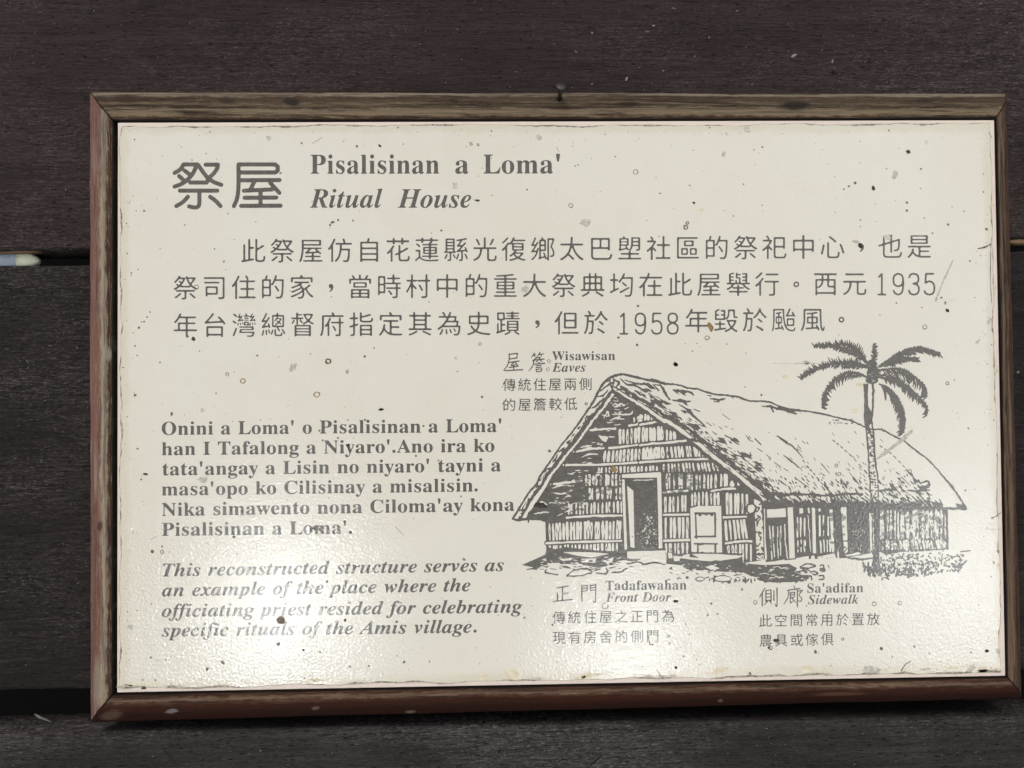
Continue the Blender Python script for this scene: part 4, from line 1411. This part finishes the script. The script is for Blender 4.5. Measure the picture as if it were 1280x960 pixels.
for q, x, y, r, el, a in ((1, 895, 460, 9, 1.1, .4), (2, 730, 457, 11, 1.2, 0), (2, 888, 745, 15, 1.5, 0), (2, 450, 620, 11, 1.2, 1.2), (3, 356, 432, 13, 1.2, .6), (3, 850, 585, 12, 1.8, 1.9), (3, 955, 475, 7, 1.3, 2), (4, 975, 425, 13, 1.4, 2.5), (4, 1157, 438, 8, 1, 0),
                          (4, 676, 568, 8, 1.2, 0), (5, 533, 346, 8, 1, 0), (5, 453, 394, 6, 1, 0), (5, 683, 165, 14, 1.2, 0), (6, 1165, 270, 10, 1.1, 0), (6, 555, 410, 10, 1.3, 0), (7, 433, 492, 9, 1.4, 0), (3, 280, 515, 8, 1.3, 2), (4, 675, 797, 12, 1.8, .2),
                          (6, 1125, 340, 6, 2.0, 2.3), (9, 1195, 570, 9, 1.2, 1.0), (3, 720, 805, 9, 1.6, .2), (3, 825, 790, 11, 1.1, .2), (9, 770, 635, 16, 2.6, .1), (9, 1105, 630, 12, 1.6, 2.4)):
    greyb.blob(*at(q, x, y), r / 2.6667 * .85, el, a, 14, .35)
greyb.streak([at(6, 985, 205), at(6, 1010, 140), at(6, 1045, 65)], 3.0)
greyb.streak([at(6, 440, 411), at(6, 520, 412), at(6, 600, 411)], 1.3)
greyb.streak([at(6, 790, 730), at(6, 850, 685), at(6, 910, 635)], 6.5)
for q, p in ((1, ((1040, 478), (1075, 458))), (8, ((250, 155), (278, 185))), (9, ((870, 638), (885, 615), (905, 603))), (9, ((55, 630), (70, 652))), (8, ((1095, 520), (1100, 548), (1112, 548))), (8, ((1122, 632), (1135, 655))), (7, ((500, 200), (522, 188))),
             (2, ((788, 490), (797, 506)))):
    black.streak([at(q, *a) for a in p], 1.3)
for q, x, y, r, el in ((6, 485, 457, 10, 1.2), (6, 735, 480, 9, 2.0), (6, 715, 570, 9, 2.2), (9, 268, 635, 15, 1.8), (8, 640, 650, 24, 1.3), (8, 880, 658, 16, 3), (8, 545, 660, 12, 2), (9, 560, 630, 12, 2), (3, 205, 700, 8, 1.2)):
    tan.blob(*at(q, x, y), r / 2.6667 * .8, el, rng.uniform(-.4, .4), 15, .3)
# breaks in the film along the right edge
for p, w in ((((1232, 661.3), (1252, 661.5)), 1.0), (((1239, 648), (1246, 645), (1251, 641)), 1.4), (((1222, 311), (1231, 309), (1239, 305)), 2.6), (((1236, 165), (1240, 172)), 1.6), (((1239, 300), (1238, 345), (1240, 380)), .9)):
    dark.streak(p, w)
for _ in range(46):                                       # grime gathered along the lower edge and in the corners
    x = rng.choice((rng.uniform(150, 1250), rng.gauss(170, 25), rng.gauss(1235, 22), rng.gauss(1000, 120)))
    x = min(max(x, 154), 1250)
    y = 861 - (x - 150) * .0195 - abs(rng.gauss(0, 3.0))
    rng.choice((tan, greyb, tan)).blob(x, y, rng.uniform(.8, 2.4), rng.uniform(1.5, 4.5), rng.uniform(-.15, .1), 12, .4)
for _ in range(16):
    y = rng.uniform(160, 850)
    tan.blob(rng.choice((154, 1241 + (y - 150) * .014)) + rng.uniform(-2, 2), y, rng.uniform(.8, 1.8), rng.uniform(1.5, 4), 1.57, 12, .4)
dark.make('dirt_speck', M_SPECK, 'scattered dark brown specks and small ring marks on the film', True)
soft.make('mould_speck', M_SOFT, 'faint brownish pinprick spots of mould on the film', True, -.00002)
black.make('black_speck', M_BLACK, 'black droppings and scratches on the film', True, .00004)
greyb.make('grey_smear', M_GREY, 'dull grey scuffs on the film', True, -.00005)
rust.make('rust_stain', M_RUST, 'small rust coloured rings on the film', True, .00002)
tan.make('tan_stain', M_TAN, 'faint tan water stains on the film', True, -.00007)

# nail
hole = lathe('nail_hole', ((0, .0028), (1, .0031)), M_HOLE, sign, (.0008, .1925, .0006), (.0008, .1925, .00475))
nail = lathe('nail', ((0, .0014), (1, .0014)), M_NAIL, sign, (.0008, .1925, .0030), (.0010, .1990, .0140))
lathe('nail_head', ((0, .0012), (.1, .0036), (.7, .0038), (1, .0030)), M_NAIL, nail, (.0010, .1985, .0132), (.00103, .1993, .0146))

# ------------------------------------------------------------------ boards behind the sign
boards = bpy.data.objects.new('plank_boarding', None)
COL.objects.link(boards)
boards.location = (0, 0, -.046)
tag(boards, label='dark weathered wooden boards with gaps between them, behind the framed sign', category='boarding')


def plank(y_lo, y_hi, slope_lo, slope_hi, x0, x1, mat, label, seed, th=.036, ztop=-.010, rnd=.0022):
    r = np.random.default_rng(seed)
    nx, ny = 480, 26
    w1 = np.convolve(r.normal(0, 1, nx + 41), np.ones(9) / 9, 'same')[20:20 + nx + 1] * .0006
    w2 = np.convolve(r.normal(0, 1, nx + 41), np.ones(9) / 9, 'same')[20:20 + nx + 1] * .0006
    w1 += np.convolve(r.normal(0, 1, nx + 41), np.ones(3) / 3, 'same')[20:20 + nx + 1] * .00022
    w2 += np.convolve(r.normal(0, 1, nx + 41), np.ones(3) / 3, 'same')[20:20 + nx + 1] * .00022
    nz = blur(r.normal(0, 1, (nx + 1, ny + 5)).astype(np.float32), 1.5)
    vs = []
    m = None
    for i in range(nx + 1):
        x = x0 + (x1 - x0) * i / nx
        lo, hi = y_lo + slope_lo * x + w1[i], y_hi + slope_hi * x + w2[i]
        ring = [(lo + .001, -th), (lo, -th + .002), (lo, -rnd), (lo + rnd * .3, -rnd * .3)]
        ring += [(lo + rnd + (hi - lo - 2 * rnd) * j / ny, float(nz[i, j]) * .0010) for j in range(ny + 1)]
        ring += [(hi - rnd * .3, -rnd * .3), (hi, -rnd), (hi, -th + .002), (hi - .001, -th)]
        m = len(ring)
        vs += [(x, y, ztop + z + .046) for y, z in ring]
    fs = [(i * m + j, (i + 1) * m + j, (i + 1) * m + (j + 1) % m, i * m + (j + 1) % m) for i in range(nx) for j in range(m)]
    fs += [tuple(range(m)), tuple(range(nx * m + m - 1, nx * m - 1, -1))]
    o = mesh('plank', vs, fs, mat, boards, True)
    bm = bmesh.new()
    bm.from_mesh(o.data)
    bmesh.ops.recalc_face_normals(bm, faces=bm.faces)
    bm.to_mesh(o.data)
    bm.free()
    o['label'] = label
    return o


P1 = plank_mat('purple_brown_plank', (.034, .0222, .0212), (.052, .0360, .0350), (.118, .096, .094), 1, .58)
P2 = plank_mat('shade_darkened_plank', (.020, .0150, .0142), (.031, .0240, .0230), (.115, .100, .099), 5, .62)  # whole board coloured darker, standing in for shade at the lower left
P3 = plank_mat('grey_plank', (.036, .0290, .0285), (.062, .0525, .0520), (.165, .153, .155), 9, .78)
plank(.1030, .80, .0070, .0070, -1.0, 1.0, P1, 'purplish brown upper board', 31)
plank(-.1835, .0935, -.0040, .0085, -1.0, 1.0, P2, 'middle board, its brown darkened to carry shade, mostly hidden by the sign', 32)
plank(-.80, -.2130, -.0095, -.0098, -1.0, 1.0, P3, 'greyer lower board', 33)

# what lies beyond the gaps
Mg = Mat('dark_earth')
Mg = Mg.fin(Mg.mix(Mg.noise(Mg.coord(), 30, 4, .6), (.010, .009, .008), (.022, .019, .016)), .9)
gnd = mesh('ground', [(-3, -3, -.42), (3, -3, -.42), (3, 3, -.42), (-3, 3, -.42)], [(0, 1, 2, 3)], Mg)
tag(gnd, kind='structure')


# unidentified pale thing at the left, set shallow in the upper gap for light
def loft(name, rings, mat, parent=None):
    m = len(rings[0])
    vs = [p for r in rings for p in r]
    fs = [(i * m + j, i * m + (j + 1) % m, (i + 1) * m + (j + 1) % m, (i + 1) * m + j) for i in range(len(rings) - 1) for j in range(m)]
    fs += [tuple(reversed(range(m))), tuple(range((len(rings) - 1) * m, len(rings) * m))]
    o = mesh(name, vs, fs, mat, parent, True)
    bm = bmesh.new()
    bm.from_mesh(o.data)
    bmesh.ops.recalc_face_normals(bm, faces=bm.faces)
    bm.to_mesh(o.data)
    bm.free()
    return o


def oval(x, y, z, ry, rz, n=20):
    return [(x, y + ry * math.copysign(abs(math.cos(t)) ** .6, math.cos(t)), z + rz * math.copysign(abs(math.sin(t)) ** .6, math.sin(t))) for t in [2 * math.pi * i / n for i in range(n)]]


Mw = Mat('pale_green_white')
Mw = Mw.fin(Mw.mix(Mw.noise(Mw.coord(), 160, 3, .6), (.33, .35, .26), (.48, .50, .40)), .75)
Mb = Mat('blue_grey')
Mb = Mb.fin(Mb.mix(Mb.noise(Mb.coord(scale=(300, 90, 90)), 1.0, 3, .6), (.14, .18, .24), (.30, .34, .40)), .5)
Mo = Mat('ochre_strip')
Mo = Mo.fin(Mo.mix(Mo.noise(Mo.coord(scale=(80, 400, 90)), 1.0, 3, .6), (.11, .062, .028), (.22, .14, .07)), .7)
pale_obj = loft('pale_object', [oval(x, .0949 + (x + .36) * .012, -.0205, ry, rz) for x, ry, rz in ((-.3550, .0052, .0050), (-.3490, .0051, .0049), (-.3460, .0044, .0044), (-.3435, .0030, .0034), (-.3418, .0012, .0018))], Mw)
tag(pale_obj, label='pale greenish white object with blue grey end in the upper gap between boards', category='plastic piece')
loft('end_band', [oval(x, .0948, -.0205, r, r) for x, r in ((-.41, .0053), (-.3550, .0053))], Mb, pale_obj)
strip_ = loft('wood_strip', [oval(x, .1006 + (x + .36) * .010, -.0175, ry, .0040, 12) for x, ry in ((-.41, .0014), (-.37, .0018), (-.352, .0017), (-.340, .0010))], Mo)
tag(strip_, label='thin ochre sliver of wood above the pale object in the upper gap', category='wood strip')

strip2 = loft('wood_strip', [oval(x, .1035 + (x - .31) * .010, -.0165, ry, .0040, 12) for x, ry in ((.307, .0010), (.314, .0022), (.34, .0026), (.40, .0022))], Mo)
tag(strip2, label='brown wood sliver in the upper gap, right of the frame', category='wood strip')

# splinter in the lower gap
Ms = Mat('grey_splinter')
Ms = Ms.fin(Ms.mix(Ms.noise(Ms.coord(), 400, 3, .6), (.07, .065, .06), (.15, .14, .13)), .8)
sp_ = loft('splinter', [[(x + dx, y + dy, z + dz) for dx, dy, dz in ((0, r, 0), (r, 0, r), (0, -r, 0), (-r * .3, 0, -r))] for x, y, z, r in
                        ((-.3440, -.2003, -.0180, .0005), (-.3418, -.2012, -.0170, .0013), (-.3385, -.2026, -.0168, .0010), (-.3350, -.2042, -.0172, .0008), (-.3325, -.2056, -.0175, .0003))], Ms)
tag(sp_, label='small grey wood splinter lying in the lower gap, left of the frame corner', category='splinter')

# pale flecks of dust and fibre stuck on the boards
fv, ff = [], []
fr = random.Random(9)


def fleck(x, y, z, L, w, a):
    b = len(fv)
    c, q = math.cos(a), math.sin(a)
    k = fr.uniform(-.25, .25)
    for u, v in ((-.5, 0), (-.2, .5 + k), (.25, .4), (.5, .1), (.2, -.4), (-.25, -.5 + k)):
        fv.append((x + u * L * c - v * w * q, y + u * L * q + v * w * c, z + .0006))
    fv.append((x, y, z + .0006 + min(w, .0006)))
    for i in range(6):
        ff.append((b + i, b + 6, b + (i + 1) % 6))


def spot(px, py):
    p = sheet((px, py))
    k = (.5426 + .010) / (.5426 - .0035)
    return -.0522 + (p[0] + .0522) * k, -.0017 + (p[1] + .0017) * k


for px, py, L, w, a in ((992, 70, 9, 4, .5), (783, 99, 6, 3, 1.0), (1040, 77, 5, 3, 1.2), (740, 42, 3, 3, 0), (720, 65, 4, 2, -1), (809, 40, 5, 2, 0), (817, 33, 4, 3, .4), (740, 105, 3, 2, 0), (842, 11, 6, 1.5, -.2), (921, 14, 4, 2, .2), (886, 47, 4, 1.5, 1),
                        (868, 71, 4, 1.2, 1.3), (829, 89, 3, 2, .4), (868, 71, 3, 1.5, 1.2), (1225, 5, 5, 1.5, .4), (1267, 69, 3, 2, 0), (1272, 465, 4, 3, .3), (645, 90, 4, 1, 0), (572, 37, 2, 2, 0), (940, 106, 3, 1.5, .3), (83, 237, 3, 1.5, 1), (63, 236, 2, 1, 0),
                        (118, 14, 3, 1.2, 1.4), (97, 435, 4, 1, -.8), (35, 452, 5, 1, -1), (52, 576, 6, .8, 1.2), (36, 459, 4, .8, 1.2), (326, 938, 3, 2, 0), (445, 930, 3, 1, 0), (735, 925, 5, 1, .3), (700, 948, 4, 1, 0), (958, 910, 3, 1.5, 0), (1100, 905, 4, 1, .2)):
    x, y = spot(px, py)
    fleck(x, y, -.010, L * .00055, w * .00050, a)
for _ in range(420):
    x = fr.uniform(-.38, .35)
    y = fr.choice((fr.uniform(.205, .27), fr.uniform(.205, .27), fr.uniform(-.26, -.22)))
    fleck(x, y, -.010, fr.choice((.0005, .0007, .0009, .0012, .0016)), fr.uniform(.0003, .0005), fr.uniform(-.5, .5) + (1.2 if fr.random() < .15 else 0))
for _ in range(90):
    fleck(fr.uniform(-.37, -.306), fr.uniform(-.17, .08), -.010, fr.choice((.0005, .0008, .0012, .002)), .0003, fr.uniform(-.8, .8))
Ml = Mat('pale_fleck')
Ml = Ml.fin(Ml.mix(Ml.noise(Ml.coord(), 260, 2, .5), (.10, .09, .085), (.30, .28, .26)), .9)
fl = mesh('dust', fv, ff, Ml)
tag(fl, kind='stuff', label='pale flecks of dust and fibre stuck on the dark boards', category='dust')


M_GOUGE = Mat('raw_gouge').fin((.006, .005, .0045), .9)
gv, gf = [], []
for px, py, L, w, a in ((117, 14, 11, 1.6, 1.5), (84, 238, 12, 1.5, 1.5), (79, 290, 5, 2, .3), (213, 945, 30, 3.0, -.85), (745, 950, 26, 2.0, .7), (62, 455, 16, 1.2, -.5), (330, 935, 12, 1.2, .2), (905, 905, 8, 2, .1), (520, 60, 9, 1.2, .2), (1180, 40, 18, 1.3, .2),
                        (35, 690, 14, 1.2, .3), (1105, 925, 20, 1.4, -.2), (640, 925, 14, 1.2, .1), (250, 70, 16, 1.1, -.1)):
    x, y = spot(px, py)
    b = len(gv)
    c, q = math.cos(a), math.sin(a)
    L, w = L * .00053, w * .00053
    for u, v in ((-.5, 0), (-.25, .5), (.1, .35), (.5, .05), (.2, -.4), (-.2, -.45)):
        v += fr.uniform(-.15, .15)
        gv.append((x + u * L * c - v * w * q, y + u * L * q + v * w * c, .0366))
    gf.append(tuple(reversed(range(b, b + 6))))
tag(mesh('gouge', gv, gf, M_GOUGE, boards), label='short dark gouges and splits in the boards', kind='stuff')

S.cycles.max_bounces = 6
